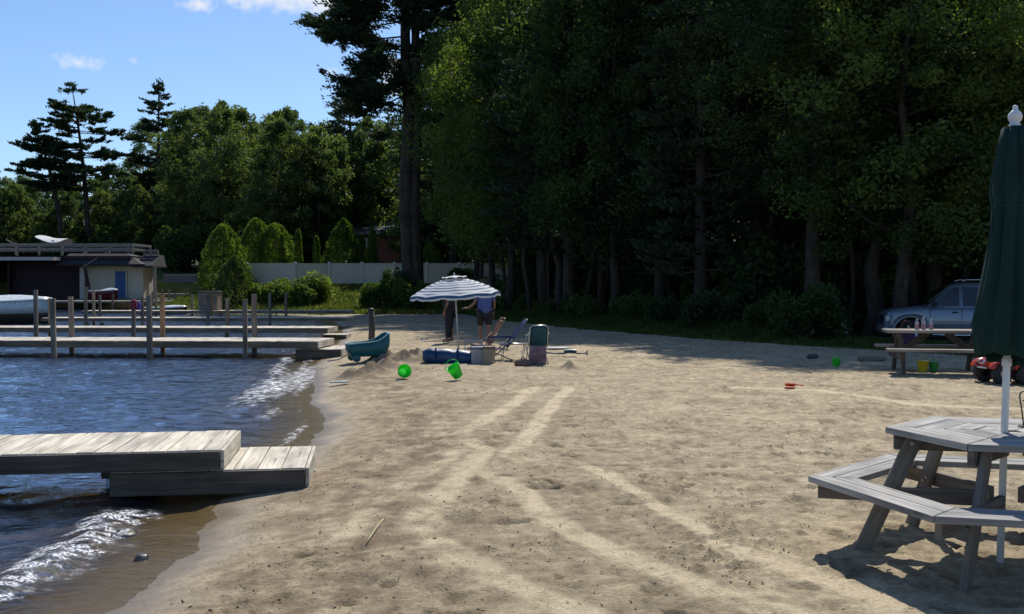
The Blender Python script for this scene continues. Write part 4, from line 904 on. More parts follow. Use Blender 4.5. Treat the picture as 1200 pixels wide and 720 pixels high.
for i, (px, Y) in enumerate(fpx):
    p = W(px, 310, Y); z0 = flat(p.x, Y); zt = W(px, 308.5, Y).z if i != 0 else W(px, 309, Y).z
    q = MB(); q.box((p.x, Y, (z0-.3+zt)/2), (.17, .17, zt-z0+.3)); po = q.build('post', fm_, ft, world=True); q = MB(); q.box((p.x, Y, zt+.04), (.24, .24, .08), taper=.5); q.build('post_cap', fm_, po, world=False); bpy.context.view_layer.update(); C.objects[-1].location = (-ft.location.x, -ft.location.y, -ft.location.z) if False else Vector((0,0,0))-Vector(ft.location)
    if i < len(fpx)-1:
        p2 = W(fpx[i+1][0], 310, fpx[i+1][1]); a = Vector((p.x+.09, Y, 0)); b_ = Vector((p2.x-.09, fpx[i+1][1], 0)); z1 = W(px, 310.2, Y).z
        q = MB(); q.beam(a+Vector((0, 0, (z0+z1)/2)), b_+Vector((0, 0, (z0+z1)/2)), .05, z1-z0); nrm = (b_-a).normalized()
        for k in range(int((b_-a).length/.15)): c_ = a+nrm*(.15*k+.07); q.box((c_.x, c_.y-.031, (z0+z1)/2), (.13, .008, z1-z0-.1), rot=(0, 0, math.atan2(nrm.y, nrm.x)))
        q.beam(a+Vector((0, 0, z1+.05)), b_+Vector((0, 0, z1+.05)), .09, .09); q.build('panel', fm_, ft, world=True)
# ------------------------------------------------------------ boats
def hull_boat(name, label, loc, rz, Ln, bm, hh, colh, coltop, stripe=None, shield=True, bottom=None):
    """bow along +x"""
    t = thing(name, label, 'boat', loc, rz); secs = []; n = 14
    for i in range(n+1):
        f = i/n; x = -Ln/2+Ln*f; wd = bm/2*(1-max(0, (f-.45)/.55)**2.3)*(.92+.08*min(1, f*4)); kz = -.35*hh*(1-max(0, (f-.6)/.4)**2); sh = hh*(.82+.30*max(0, f-.4)**1.5)
        wd = max(wd, .015)
        secs.append([(x, -wd, sh), (x, -wd*.97, sh*.72), (x, -wd*.92, sh*.45), (x, -wd*.35, kz*.8), (x, 0, kz), (x, wd*.35, kz*.8), (x, wd*.92, sh*.45), (x, wd*.97, sh*.72), (x, wd, sh)])
    for lo in (0, 6):
        loft([[Vector(p)+Vector((0, .004*(1 if p[1] > 0 else -1), 0)) for p in s_[lo:lo+3]] for s_ in secs], closed=False, caps=False).build('topside', coltop if shield else colh, t, solid=.03)
    mb = loft([s_ for s_ in secs], closed=False, caps=False); mb.f.append([k for k in range(9)]); mb.uv.append([(0, 0)]*9); mb.sm.append(False)
    mb.build('hull', colh, t, solid=.03)
    top = []
    for i, s in enumerate(secs):
        f = i/n; e = s[8]; crown = .05+.18*hh*max(0, math.sin(max(0, f-.4)*math.pi/.6)); wd = e[1]
        if f < .42: top.append([(e[0], -wd, e[2]+.012), (e[0], -wd*.82, e[2]+.04), (e[0], -wd*.78, e[2]-.25), (e[0], 0, e[2]-.27), (e[0], wd*.78, e[2]-.25), (e[0], wd*.82, e[2]+.04), (e[0], wd, e[2]+.012)])
        else: top.append([(e[0], -wd, e[2]+.012), (e[0], -wd*.82, e[2]+.05), (e[0], -wd*.45, e[2]+crown), (e[0], 0, e[2]+crown*1.1), (e[0], wd*.45, e[2]+crown), (e[0], wd*.82, e[2]+.05), (e[0], wd, e[2]+.012)])
    loft(top, closed=False, caps=False).build('deck', coltop, t, solid=.02)
    q = MB(); q.tube([Vector(s[8])+Vector((0, .02, 0)) for s in secs], .035, 6); q.tube([Vector(s[0])-Vector((0, .02, 0)) for s in secs], .035, 6); q.build('rub_rail', stripe or coltop, t)
    if shield:
        g = MB(); x = -Ln/2+Ln*.47; z0 = hh*.9; vs = []
        for a in (-1, -.6, 0, .6, 1): vs.append((x+.55*(1-a*a), a*bm*.40, z0)); vs.append((x-.12+.4*(1-a*a), a*bm*.36, z0+.42))
        g.add(vs, [(2*k, 2*k+2, 2*k+3, 2*k+1) for k in range(4)], None, True); g.build('windscreen', pmat('tinted_screen', (.04,.06,.07), rough=.08, spec=.8), t, solid=.02)
        for sy in (-1, 1): s = MB(); s.box((-Ln*.16, sy*bm*.2, hh*.82), (.5, .45, .5), taper=.8); s.build('seat', pmat('boat_seat', (.6,.6,.58)), t, bevel=.08)
    m = MB(); m.box((-Ln/2-.2, 0, hh*.85), (.36, .42, .5), taper=.75); m.tube([(-Ln/2-.2, 0, hh*.7), (-Ln/2-.24, 0, -.3)], .08, 8); m.build('outboard_motor', pmat('motor_black', (.03,.03,.035), rough=.35), t, bevel=.05)
    return t
whi = pmat('boat_white', (.72,.76,.75), rough=.3, bump=0, scale=.8, coat=.3); aqua = pmat('boat_aqua_white', (.80,.86,.84), rough=.3, bump=0, coat=.3); hd = pmat('boat_shadow_hull', (.07,.055,.04), (.035,.03,.025), rough=.35, scale=1); redh = pmat('boat_dark_red', (.13,.02,.03), rough=.35, bump=0); bluh = pmat('boat_pale_blue', (.28,.42,.55), rough=.3, bump=0)  # dark hull tone: the motorboat's hull shadow and reflection put into the colour
c = W(-28,362,45.5); hull_boat('motor_boat', 'large motorboat with white deck and dark brown hull moored at the far left', (c.x, 45.5, -.10), R(4), 6.6, 2.3, 1.15, hd, aqua, whi)
c = W(119,345,71); hull_boat('motor_boat', 'dark red boat with a white rim raised beside the boathouse wall', (c.x, 71.5, .72), R(-3), 1.9, .9, .62, redh, whi, whi, shield=False)
c = W(180,335,86); hull_boat('motor_boat', 'pale blue and white boat under the boathouse porch, farthest back', (c.x, 84.0, 1.0), R(-6), 5.5, 2.0, .8, bluh, whi, whi)
c = W(192,361,61); hull_boat('rowing_boat', 'small white boat afloat below the retaining wall', (c.x, 61, -.06), R(3), 2.7, 1.1, .42, hd, whi, whi, shield=False)
# ------------------------------------------------------------ near picnic table with closed umbrella
TC = Vector((2.93, 5.98)); tt = thing('picnic_table', 'grey hexagonal picnic table with attached ring bench under the closed green parasol', 'picnic table', (TC.x, TC.y, gz(TC.x, TC.y)*0), R(166))
def hexring(mb, ro, ri, z, th, boards, gap=.006, over=0):
    """six sides of boards, mitred; vertices lie at k*60 degrees"""
    for k in range(6):
        a0, a1 = R(60*k), R(60*(k+1))
        for b in range(boards):
            r1 = ro-(ro-ri)*b/boards; r2 = ro-(ro-ri)*(b+1)/boards+gap*1.15
            g = gap*.45; lift = random.uniform(-.0015, .0015)
            P_ = []
            for r, a, sg in ((r1, a0, 1), (r1, a1, -1), (r2, a1, -1), (r2, a0, 1)):
                p = Vector((r*math.cos(a), r*math.sin(a))); e = Vector((math.cos(a1)-math.cos(a0), math.sin(a1)-math.sin(a0))).normalized()*g*sg
                P_.append((p.x+e.x, p.y+e.y))
            mid = (a0+a1)/2; ln = Vector((P_[1][0]-P_[0][0], P_[1][1]-P_[0][1])); ang = math.atan2(ln.y, ln.x); ca, sa = math.cos(-ang), math.sin(-ang)
            loc2 = [(x*ca-y*sa, x*sa+y*ca) for x, y in P_]
            mb.prism(loc2, th, M=Matrix.Rotation(ang, 4, 'Z') @ Matrix.Translation((0, 0, z-th+lift)))
q = MB(); hexring(q, .705, .04, .75, .038, 4, .007); q.build('tabletop', M['table_grey'], tt, bevel=.0035)
q = MB(); hexring(q, 1.15, .85, .435, .038, 2, .008); q.build('bench', M['table_grey'], tt, bevel=.0035)
for k in range(6):
    a = R(60*k); ux = Vector((math.cos(a), math.sin(a), 0)); sd = Vector((-ux.y, ux.x, 0))
    o_ = sd*.045
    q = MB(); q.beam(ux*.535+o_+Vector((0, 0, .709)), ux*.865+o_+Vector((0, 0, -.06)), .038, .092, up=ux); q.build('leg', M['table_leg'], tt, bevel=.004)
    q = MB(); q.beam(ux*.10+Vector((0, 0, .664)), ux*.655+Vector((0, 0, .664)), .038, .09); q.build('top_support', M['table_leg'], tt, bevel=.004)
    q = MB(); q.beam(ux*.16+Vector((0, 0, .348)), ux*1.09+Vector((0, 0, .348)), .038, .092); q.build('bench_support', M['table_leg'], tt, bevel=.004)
q = MB()
for k in range(6):
    a = R(60*k); ux = Vector((math.cos(a), math.sin(a), 0)); sd = Vector((-ux.y, ux.x, 0))
    for r, z in ((.56, .665), (.665, .36), (.70, .335)): q.tube([ux*r+sd*.064+Vector((0, 0, z)), ux*r+sd*.071+Vector((0, 0, z))], .011, 8, smooth=False)
q.build('bolt', pmat('dull_bolt', (.35,.34,.33), metal=.8, rough=.5), tt)
# umbrella: pole leans very slightly
PB = Vector((2.795, 5.84, -.12)); PT = Vector((2.985, 6.10, 2.56)); ax = (PT-PB); Lp = ax.length; qt = ax.to_track_quat('Z', 'Y')
ut = thing('closed_parasol', 'closed dark green market parasol standing through the hexagonal picnic table', 'parasol', PB, 0, None, qt.to_euler())
white = pmat('white_painted_pole', (.74,.74,.72), (.64,.64,.62), rough=.45, scale=3, bump=.05); green = pmat('dark_green_canvas', (.007,.042,.032), (.004,.025,.020), rough=.85, scale=5, bump=.25, bscale=220, trans=.18, dist=.002)
q = MB(); q.tube([(0, 0, 0), (0, 0, Lp-.02)], .0205, 16); q.build('pole', white, ut)
q = MB(); q.lathe([(0, .145), (.012, .14), (.016, .128), (.014, .118), (.022, .108), (.036, .092), (.041, .072), (.036, .052), (.024, .038), (.03, .03), (.034, .018), (.034, 0), (0, 0)], (0, 0, Lp-.03), 20); q.build('finial', white, ut)
# furled canopy, 8 folds
zs = [1.02, 1.05, 1.12, 1.25, 1.45, 1.65, 1.80, 1.92, 2.02, 2.12, 2.26, 2.42, 2.55, 2.655]; rad_ = [.142, .150, .152, .165, .145, .125, .110, .100, .098, .112, .098, .078, .062, .038]
zs = [1.02+(z-1.02)*.90+.275 for z in zs]; rs = np.random.RandomState(8); secs = []
for z, r in zip(zs, rad_):
    s = []; zz = min(z, Lp-.02)
    for k in range(64):
        a = 2*math.pi*k/64; fo = .30*abs(math.cos(4*a+.35*math.sin(z*2.1)))**.8-.17+.05*math.sin(11*a+z*5)+.03*math.sin(23*a-z*9); dz = (.030*math.sin(a+.6)-.008*math.sin(8*a+1) if z < 1.37 else 0)
        s.append((r*(1+fo*(1.1 if z < 1.8 else .9))*math.cos(a), r*(1+fo)*math.sin(a), zz+dz))
    secs.append(s)
co_ = loft(secs, caps=False).build('canopy', green, ut, solid=.003)
q = MB(); q.lathe([(.1, -.012), (.104, 0), (.1, .012)], (0, 0, 2.195), 32); q.build('tie_strap', green, ut, solid=.004)
q = MB(); q.lathe([(.026, 0), (.028, .01), (.028, .04), (.021, .05)], (0, 0, 1.26), 16); q.build('runner', white, ut)
for k in range(8):
    a = 2*math.pi*(k+.3)/8; q = MB(); q.tube([(.045*math.cos(a), .045*math.sin(a), Lp-.15), (.13*math.cos(a), .11*math.sin(a), 1.34)], .006, 6); q.build('rib', white, ut)
# black curled hook on the tabletop's right side
hp = W(1197.5, 484, 6.15); ht = thing('wire_hook', 'thin black hook with a curled end standing on the right of the grey table', 'hook', (hp.x, hp.y, .752))
q = MB(); k0 = Vector((0, 0, 0)); pts = [Vector((.012, 0, 0)), Vector((.006, 0, .05)), Vector((-.004, 0, .12)), Vector((-.012, 0, .165))]
for i in range(9): a = math.pi-i*.62; pts.append(Vector((.012+.026*math.cos(a), 0, .185+.03*math.sin(a))))
q.tube(pts, .0045, 8); q.build('hook', pmat('black_wire', (.02,.02,.022), rough=.4), ht); q = MB(); q.lathe([(0, .008), (.03, .008), (.034, 0)], (.012, 0, 0), 16); q.build('foot_disc', M['table_leg'], ht)
# ------------------------------------------------------------ rear picnic table
c = W(1098, 420, 18.45); RT = Vector((c.x+.12, 18.75)); z0 = 0
rt = thing('picnic_table', 'weathered rectangular picnic table with two benches in front of the parked car', 'picnic table', (RT.x, RT.y, gz(RT.x, RT.y)), R(-12))
for j in range(5): pass
q = MB()
for j in range(5): q.box((0, -.30+.15*j, .755), (1.83, .142, .052))
q.build('tabletop', M['table_old'], rt, bevel=.004)
for sy in (-1, 1):
    q = MB()
    for j in range(2): q.box((-.06, sy*(.68+.15*j), .44), (1.83, .142, .052))
    q.build('bench', M['table_old'], rt, bevel=.004)
for sx in (-1, 1):
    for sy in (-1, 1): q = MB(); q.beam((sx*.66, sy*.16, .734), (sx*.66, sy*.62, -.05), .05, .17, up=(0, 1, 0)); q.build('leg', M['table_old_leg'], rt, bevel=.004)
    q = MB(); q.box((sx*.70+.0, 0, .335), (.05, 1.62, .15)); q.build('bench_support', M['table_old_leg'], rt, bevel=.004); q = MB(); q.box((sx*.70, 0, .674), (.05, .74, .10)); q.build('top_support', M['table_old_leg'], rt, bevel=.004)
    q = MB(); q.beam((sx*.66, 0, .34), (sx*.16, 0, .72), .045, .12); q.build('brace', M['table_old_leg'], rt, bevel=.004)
bpy.context.view_layer.update()
def on_rt(x, y, z): return rt.matrix_world @ Vector((x, y, z))
cupm = pmat('clear_plastic', (.42,.40,.44), rough=.15, bump=0, spec=.8); labm = pmat('pink_label', (.45,.22,.26), rough=.5)
for i, (x, h, r, lb) in enumerate([(-.36, .20, .036, 'clear plastic bottle on the rear table, leftmost of the three'), (-.24, .23, .04, 'tallest plastic bottle on the rear table, middle of the three'), (-.10, .19, .034, 'small clear bottle on the rear table, rightmost of the three')]):
    p = on_rt(x, -.08+.05*i, .776); b = thing('bottle', lb, 'bottle', p, group='bottles on the rear table'); q = MB(); q.lathe([(0, 0), (r, 0), (r, h*.62), (r*.9, h*.72), (r*.38, h*.88), (r*.38, h*.94), (0, h*.94)], n=14); q.build('body', cupm, b); q = MB(); q.lathe([(r*.45, h*.94), (r*.45, h), (0, h)], n=12); q.build('cap', white, b); q = MB(); q.lathe([(r*1.03, h*.2), (r*1.03, h*.5)], n=14); q.build('label', labm, b)
p = on_rt(-.42, .72, .466); bg_ = thing('beach_bag', 'dark blue and maroon beach bag on the far bench of the rear picnic table', 'bag', p, R(-6))
secs = []
for i, (s, z) in enumerate([(1, 0), (1.08, .04), (1.05, .15), (.9, .26), (.8, .30)]): secs.append([(s*.17*math.copysign(abs(math.cos(a))**.6, math.cos(a)), s*.08*math.copysign(abs(math.sin(a))**.6, math.sin(a)), z+.01*math.sin(3*a)) for a in [2*math.pi*k/16 for k in range(16)]])
loft(secs).build('body', pmat('blue_purple_cloth', (.03,.06,.20), (.10,.03,.06), rough=.8, scale=4), bg_); q = MB(); q.tube([(-.09, 0, .29), (-.07, 0, .42), (0, 0, .46), (.07, 0, .42), (.09, 0, .29)], .01, 6); q.build('handle', pmat('bag_strap', (.15,.03,.05)), bg_)
# ------------------------------------------------------------ toy buckets
def bucket(label, loc, rot, mat, s=1, group='bright green toy buckets', handle=True):
    t = thing('toy_bucket', label, 'bucket', loc, 0, group, rot)
    q = MB(); q.lathe([(0, .004), (.075*s, 0), (.078*s, .01), (.112*s, .19*s), (.12*s, .195*s), (.12*s, .205*s), (.108*s, .2*s), (.072*s, .012)], n=24); q.build('body', mat, t)
    q = MB(); q.tube([Vector((.118*s*math.cos(a), .05*s*math.sin(a)*.6, .2*s+.11*s*math.sin(a))) for a in [math.pi*k/10 for k in range(11)]], .005, 6); q.build('handle', mat, t)
    return t
lime = pmat('bright_green_plastic', (.06,.82,.08), (.05,.72,.06), rough=.4, bump=0, trans=.45); yel = pmat('yellow_plastic', (.75,.6,.04), rough=.4, bump=0); grn2 = pmat('green_plastic', (.05,.4,.08), rough=.4, bump=0)
p = G(471, 443); bucket('round bright green toy bucket lying tipped on its side by the dug sand', (p.x, p.y, gz(p.x, p.y)+.10), (R(78), R(8), R(18)), lime, 1.0)
p = G(539, 446); t = bucket('bright green toy bucket tilted beside the blue cooler, its side facing left', (p.x-.02, p.y, gz(p.x, p.y)+.05), (R(6), R(-32), R(15)), lime, 1.05)
p = G(979, 430); bucket('bright green toy bucket standing upright in the shade before the weeds', (p.x, p.y, gz(p.x, p.y)-.01), (R(12), 0, R(30)), lime, .78)
p = G(1103, 441); bucket('yellow toy bucket under the right end of the rear picnic table', (p.x, 18.9, gz(p.x, 18.9)), (0, 0, 0), yel, .95, group=None)
p = G(1113, 441); bucket('small darker green toy bucket next to the yellow one under the table', (p.x+.05, 18.9, gz(p.x, 18.9)), (0, 0, 1), grn2, .8, group=None)
# orange sand mould / shovel
p = G(926, 456); ot = thing('toy_sand_sifter', 'small orange plastic sand toy lying alone on the open sand', 'toy', (p.x, p.y, gz(p.x, p.y)+.01), R(-10)); ot.scale = (.75,.75,.75); orng = pmat('orange_plastic', (.75,.10,.03), rough=.4, bump=0)
q = MB(); q.lathe([(0, .01), (.09, .01), (.115, .075), (.12, .075), (.12, .085), (.105, .083), (.085, .02)], n=20); q.build('bowl', orng, ot); q = MB(); q.tube([(.1, 0, .07), (.19, .01, .06), (.26, 0, .05)], [.014, .012, .016], 8); q.build('handle', orng, ot); q = MB(); q.box((-.03, -.16, .02), (.2, .05, .03)); q.build('rake', orng, ot, bevel=.006)
# ------------------------------------------------------------ teal wagon
teal = pmat('teal_plastic', (.012,.115,.135), (.008,.085,.105), rough=.45, scale=2, bump=.05); rimm = pmat('pale_worn_rim', (.32,.52,.52), rough=.5); axle = pmat('grey_wheel_plastic', (.16,.15,.15), rough=.6)
a = G(409, 428); b_ = G(446, 421); wt_ = thing('toy_wagon', 'teal plastic pull-along wagon with a raised back, at the water edge', 'wagon', ((a.x+b_.x)/2+.02, (a.y+b_.y)/2+.12, gz((a.x+b_.x)/2, (a.y+b_.y)/2)+.01), R(22))
secs = []; Lw = .86
prof = [(-.43,.24,.36,.17),(-.38,.13,.37,.21),(-.2,.11,.39,.23),(0,.11,.40,.23),(.18,.12,.43,.23),(.30,.13,.50,.23),(.38,.17,.56,.21),(.44,.30,.585,.17)]
for x, zb, zt, wd in prof: secs.append([(x, -wd, zt), (x, -wd*.93, (zb+zt)/2), (x, -wd*.8, zb+.02), (x, -wd*.6, zb), (x, wd*.6, zb), (x, wd*.8, zb+.02), (x, wd*.93, (zb+zt)/2), (x, wd, zt)])
m_ = loft(secs, closed=False, caps=False)
for base_ in (0, (len(secs)-1)*8): m_.f.append([base_+k for k in range(8)]); m_.uv.append([(0, 0)]*8); m_.sm.append(False)
m_.build('tub', teal, wt_, solid=.018)
q = MB(); loop = [Vector(s[0])+Vector((0, -.008, .004)) for s in secs]+[Vector(s[7])+Vector((0, .008, .004)) for s in secs[::-1]]+[Vector(secs[0][0])+Vector((0, -.008, .004))]; q.tube(loop, .013, 8); q.build('rim', rimm, wt_)
for sx in (-.28, .27):
    q = MB(); q.tube([(sx, -.23, .075), (sx, .23, .075)], .012, 6); q.build('axle', axle, wt_)
    q = MB(); q.box((sx, 0, .115), (.14, .3, .05)); q.build('axle_block', teal, wt_)
    for sy in (-1, 1): q = MB(); q.lathe([(0, -.025), (.03, -.028), (.075, -.022), (.084, -.012), (.084, .012), (.075, .022), (.03, .028), (0, .025)], (0, 0, 0), 20, M=Matrix.Translation((sx, sy*.235, .08)) @ Matrix.Rotation(R(90), 4, 'X')); q.build('wheel', axle if sx > 0 else teal, wt_)
q = MB(); q.tube([(-.42, 0, .14), (-.62, .02, .04), (-.82, .02, .02)], .012, 6); q.tube([(-.82, -.06, .02), (-.82, .1, .02)], .012, 6); q.build('handle', axle, wt_)
p = G(435, 400); pt_ = thing('mooring_post', 'dark upright post in the sand behind the teal wagon', 'post', (p.x, p.y, gz(p.x, p.y)-.1))
q = MB(); q.tube([(0, 0, -.1), (.02, 0, .45), (.0, 0, 1.02)], [.10, .09, .085], 12); q.build('shaft', M['dock_side'], pt_); q = MB(); q.lathe([(.092, 0), (.092, .04), (.05, .07), (0, .075)], (0, 0, 1.0), 12); q.build('cap', pmat('black_cap', (.02,.02,.02)), pt_)
# ------------------------------------------------------------ striped beach umbrella
p = G(538, 414); UY = p.y; UB_ = Vector((p.x, UY, gz(p.x, UY)-.1)); zt = W(538, 320.5, UY).z
su = thing('beach_umbrella', 'open blue and white striped beach umbrella standing in the sand', 'umbrella', UB_, 0); su.rotation_euler = (R(1.5), R(-3.5), R(9))
m, nt, out = new_mat('striped_canvas'); b = nd(nt, 'ShaderNodeBsdfPrincipled', i_Roughness=.75); uvn = nd(nt, 'ShaderNodeAttribute', attribute_name='run')
mt = nd(nt, 'ShaderNodeMath', operation='MULTIPLY'); mt.inputs[1].default_value = 9.0; L(nt, uvn.outputs['Fac'], mt.inputs[0]); fr_ = nd(nt, 'ShaderNodeMath', operation='FRACT'); L(nt, mt.outputs[0], fr_.inputs[0])
cr_ = ramp(nt, fr_.outputs[0], [(0, (.045,.13,.27)), (.36, (.045,.13,.27)), (.40, (.74,.75,.76)), (.95, (.74,.75,.76)), (1, (.045,.13,.27))]); L(nt, cr_, b.inputs['Base Color']); tr_ = nd(nt, 'ShaderNodeBsdfTranslucent'); L(nt, cr_, tr_.inputs[0]); mx = nd(nt, 'ShaderNodeMixShader', i_0=.35); L(nt, b.outputs[0], mx.inputs[1]); L(nt, tr_.outputs[0], mx.inputs[2]); L(nt, mx.outputs[0], out.inputs[0])
Hc = zt-UB_.z; Ru = 1.07; n = 64; vs = []; run = []; fs = []; rings = 15
for i in range(rings):
    f = .20+.80*i/(rings-1)
    for k in range(n):
        a = 2*math.pi*k/n; q8 = (a*8/(2*math.pi)) % 1; sag = math.sin(q8*math.pi)
        r = Ru*f*(1-.055*sag*f); z = Hc-.10-.40*f**1.75-.035*sag*f*(1-f)*2+.03*sag*(f > .93)
        vs.append((r*math.cos(a), r*math.sin(a), z)); run.append(f)
for i in range(rings-1):
    for k in range(n): fs.append((i*n+k, i*n+(k+1) % n, (i+1)*n+(k+1) % n, (i+1)*n+k))
me = fast_mesh('striped_canopy', np.array(vs), np.array(fs), m, True, {'run': np.array(run)}); cn = link('canopy', me, su)
vs = []; run = []; fs = []
for i in range(5):
    f = .02+.25*i/4
    for k in range(n):
        a = 2*math.pi*k/n; q8 = (a*8/(2*math.pi)) % 1; arch = (.035*abs(math.sin(q8*math.pi)) if i == 4 else 0); vs.append((Ru*f*math.cos(a), Ru*f*math.sin(a), Hc-.035-.40*f**1.75-.012+arch-.01*i*.4)); run.append(.06 if i < 4 else .06)
for i in range(4):
    for k in range(n): fs.append((i*n+k, i*n+(k+1) % n, (i+1)*n+(k+1) % n, (i+1)*n+k))
link('vent', fast_mesh('umbrella_vent', np.array(vs), np.array(fs), m, True, {'run': np.array(run)}), cn)
vs = []; fs = []; run = []
for i in range(2):
    for k in range(n*2):
        a = 2*math.pi*k/(n*2); q8 = (a*8/(2*math.pi)) % 1; sag = math.sin(q8*math.pi); r = Ru*(1-.055*sag)*(1+.008*i); vs.append((r*math.cos(a), r*math.sin(a), Hc-.50+.03*sag-(.085+.03*abs(math.sin(q8*math.pi*2)))*i+.005)); run.append(.012+.05*i)
for k in range(n*2): fs.append((k, (k+1) % (n*2), n*2+(k+1) % (n*2), n*2+k))
link('valance', fast_mesh('umbrella_valance', np.array(vs), np.array(fs), m, True, {'run': np.array(run)}), cn)
q = MB(); q.tube([(0, 0, 0), (0, 0, Hc-.02)], .018, 12); q.build('pole', pmat('pale_pole', (.55,.55,.53), rough=.4), su); q = MB(); q.lathe([(.012, 0), (.02, .02), (.02, .035), (0, .055)], (0, 0, Hc-.03), 12); q.build('finial', white, su)
for k in range(8):
    a = 2*math.pi*k/8; q = MB(); q.tube([Vector((Ru*f*math.cos(a), Ru*f*math.sin(a), Hc-.112-.40*f**1.75)) for f in (.02, .3, .6, .8, .99)], .006, 5); rb = q.build('rib', pmat('rib_metal', (.4,.4,.4), metal=.6, rough=.4) if k == 0 else bpy.data.materials['rib_metal'], su)
    q = MB(); q.tube([(0.02*math.cos(a), .02*math.sin(a), Hc-.52), (Ru*.5*math.cos(a), Ru*.5*math.sin(a), Hc-.24)], .005, 5); q.build('strut', bpy.data.materials['rib_metal'], rb)
# ------------------------------------------------------------ beach gear
def folding_chair(name, label, loc, rz, fab, frame, w=.56, seat_z=.30, back=.62, lean=25, seat_d=.5, arms=True, s=1, low=False, group='folding chairs on the sand', extra=None):
    t = thing(name, label, 'chair', loc, rz, group); t.scale = (s, s, s)   # faces +y
    bd = Vector((0, -math.sin(R(lean)), math.cos(R(lean)))); r = .011
    b0 = Vector((0, -seat_d/2, seat_z)); b1 = b0+bd*back
    for sx in (-1, 1):
        x = Vector((sx*w/2, 0, 0))
        q = MB(); q.tube([x+Vector((0, seat_d/2, seat_z)), x+b0+Vector((0, -.05, -.02))], r, 8); q.build('seat_rail', frame, t)
        q = MB(); q.tube([x+Vector((0, seat_d/2-.02, seat_z-.01)), x+Vector((0, -seat_d/2-.14, 0))], r, 8); q.build('leg', frame, t)
        q = MB(); q.tube([x*1.04+b0+bd*.3, x*1.04+Vector((0, seat_d/2-.05, 0))], r, 8); q.build('leg', frame, t)
        if arms: q = MB(); q.beam(x*1.06+b0+bd*.30+Vector((0, .0, .0)), x*1.06+Vector((0, seat_d/2-.08, seat_z+.24)), .05, .022); q.build('armrest', extra or frame, t, bevel=.008)
        if arms: q = MB(); q.tube([x*1.05+Vector((0, seat_d/2-.14, seat_z+.23)), x*1.05+Vector((0, seat_d/2-.06, seat_z))], r*.8, 6); q.build('arm_post', frame, t)
    q = MB(); q.tube([Vector((-w/2, 0, 0))+b0, Vector((-w/2, 0, 0))+b1, Vector((-w/2+.05, 0, 0))+b1+bd*.05, Vector((w/2-.05, 0, 0))+b1+bd*.05, Vector((w/2, 0, 0))+b1, Vector((w/2, 0, 0))+b0], r, 8); q.build('back_frame', frame, t)
    q = MB(); q.tube([(-w/2, seat_d/2-.05, .012), (w/2, seat_d/2-.05, .012)], r, 6); q.tube([(-w/2, -seat_d/2-.14, .012), (w/2, -seat_d/2-.14, .012)], r, 6); q.build('foot_bar', frame, t)
    def cloth(p0, p1, nm, sagd):
        q = MB(); vs = []; nn = 6
        for i in range(nn+1):
            f = i/nn; c_ = p0.lerp(p1, f)
            for k in range(5): g = k/4-.5; vs.append(c_+Vector((g*2*(w/2-.006), 0, 0))+sagd*(math.sin(math.pi*f)*(1-(2*g)**2)*.7+.0))
        q.add(vs, [(i*5+k, i*5+k+1, (i+1)*5+k+1, (i+1)*5+k) for i in range(nn) for k in range(4)], None, True); q.build(nm, fab, t, solid=.004)
    cloth(b0+Vector((0, .04, 0)), Vector((0, seat_d/2, seat_z)), 'seat', Vector((0, 0, -.035))); cloth(b0+bd*.04, b1+bd*.03, 'backrest', Vector((0, -.03, -.01)))
    return t
alu = pmat('bright_aluminium', (.62,.62,.60), metal=.85, rough=.32, bump=0); navy = pmat('navy_fabric', (.018,.03,.12), (.012,.018,.07), rough=.9, spec=.08); gun = pmat('gunmetal', (.16,.16,.17), metal=.6, rough=.5); tealm = pmat('teal_mesh_fabric', (.015,.09,.10), (.008,.045,.055), rough=.7); pinkm = pmat('pink_grey_pattern_cloth', (.30,.20,.22), (.10,.045,.06), rough=.85, scale=9); brownf = pmat('brown_sling_fabric', (.17,.065,.035), (.09,.035,.02), rough=.8); wdf = pmat('varnished_wood', (.36,.21,.12), rough=.5)
def gp(px, py): p = G(px, py); return (p.x, p.y, gz(p.x, p.y))
p = gp(566, 419); folding_chair('beach_chair', 'brown sling chair with a wooden frame leaning beside the coolers', (p[0]-.10, p[1]+1.1, p[2]), R(105), brownf, wdf, .5, .22, .66, 30, .40, arms=False)
p = gp(583, 424); folding_chair('beach_chair', 'navy blue folding beach chair seen side-on with its back leaning right', (p[0]-.05, p[1]+.3, p[2]), R(98), navy, gun, .48, .25, .72, 36, .42, extra=navy)
p = gp(629, 428); folding_chair('beach_chair', 'teal mesh folding chair with its back turned to the viewer', (p[0]+.0, p[1]+.40, p[2]), R(10), tealm, alu, .37, .33, .42, 14, .38)
bt_ = thing('tote_bag', 'pink and grey patterned tote bag hanging behind the teal mesh chair', 'bag', (p[0]+.02, p[1]+.02, p[2]))
secs = []
for s, z in [(.85, .0), (1, .03), (1.02, .18), (.95, .33), (.86, .38)]: secs.append([(s*.175*math.copysign(abs(math.cos(a))**.5, math.cos(a)), s*.075*math.copysign(abs(math.sin(a))**.6, math.sin(a)), z) for a in [2*math.pi*k/20 for k in range(20)]])
loft(secs).build('body', pinkm, bt_); q = MB(); q.tube([(-.1, .0, .36), (-.08, .0, .5), (.08, .0, .5), (.1, .0, .36)], .01, 6); q.build('handle', tealm, bt_)
p2 = gp(613, 430); sb_ = thing('sand_bag', 'low reddish cloth bag slumped on the sand left of the teal mesh chair', 'bag', (p2[0], p2[1]+.1, p2[2]))
secs = []
for s, z in [(.9, 0), (1.05, .03), (1, .08), (.6, .125), (.2, .14)]: secs.append([(s*.17*math.cos(a)*(1+.06*math.sin(3*a)), s*.1*math.sin(a), z) for a in [2*math.pi*k/16 for k in range(16)]])
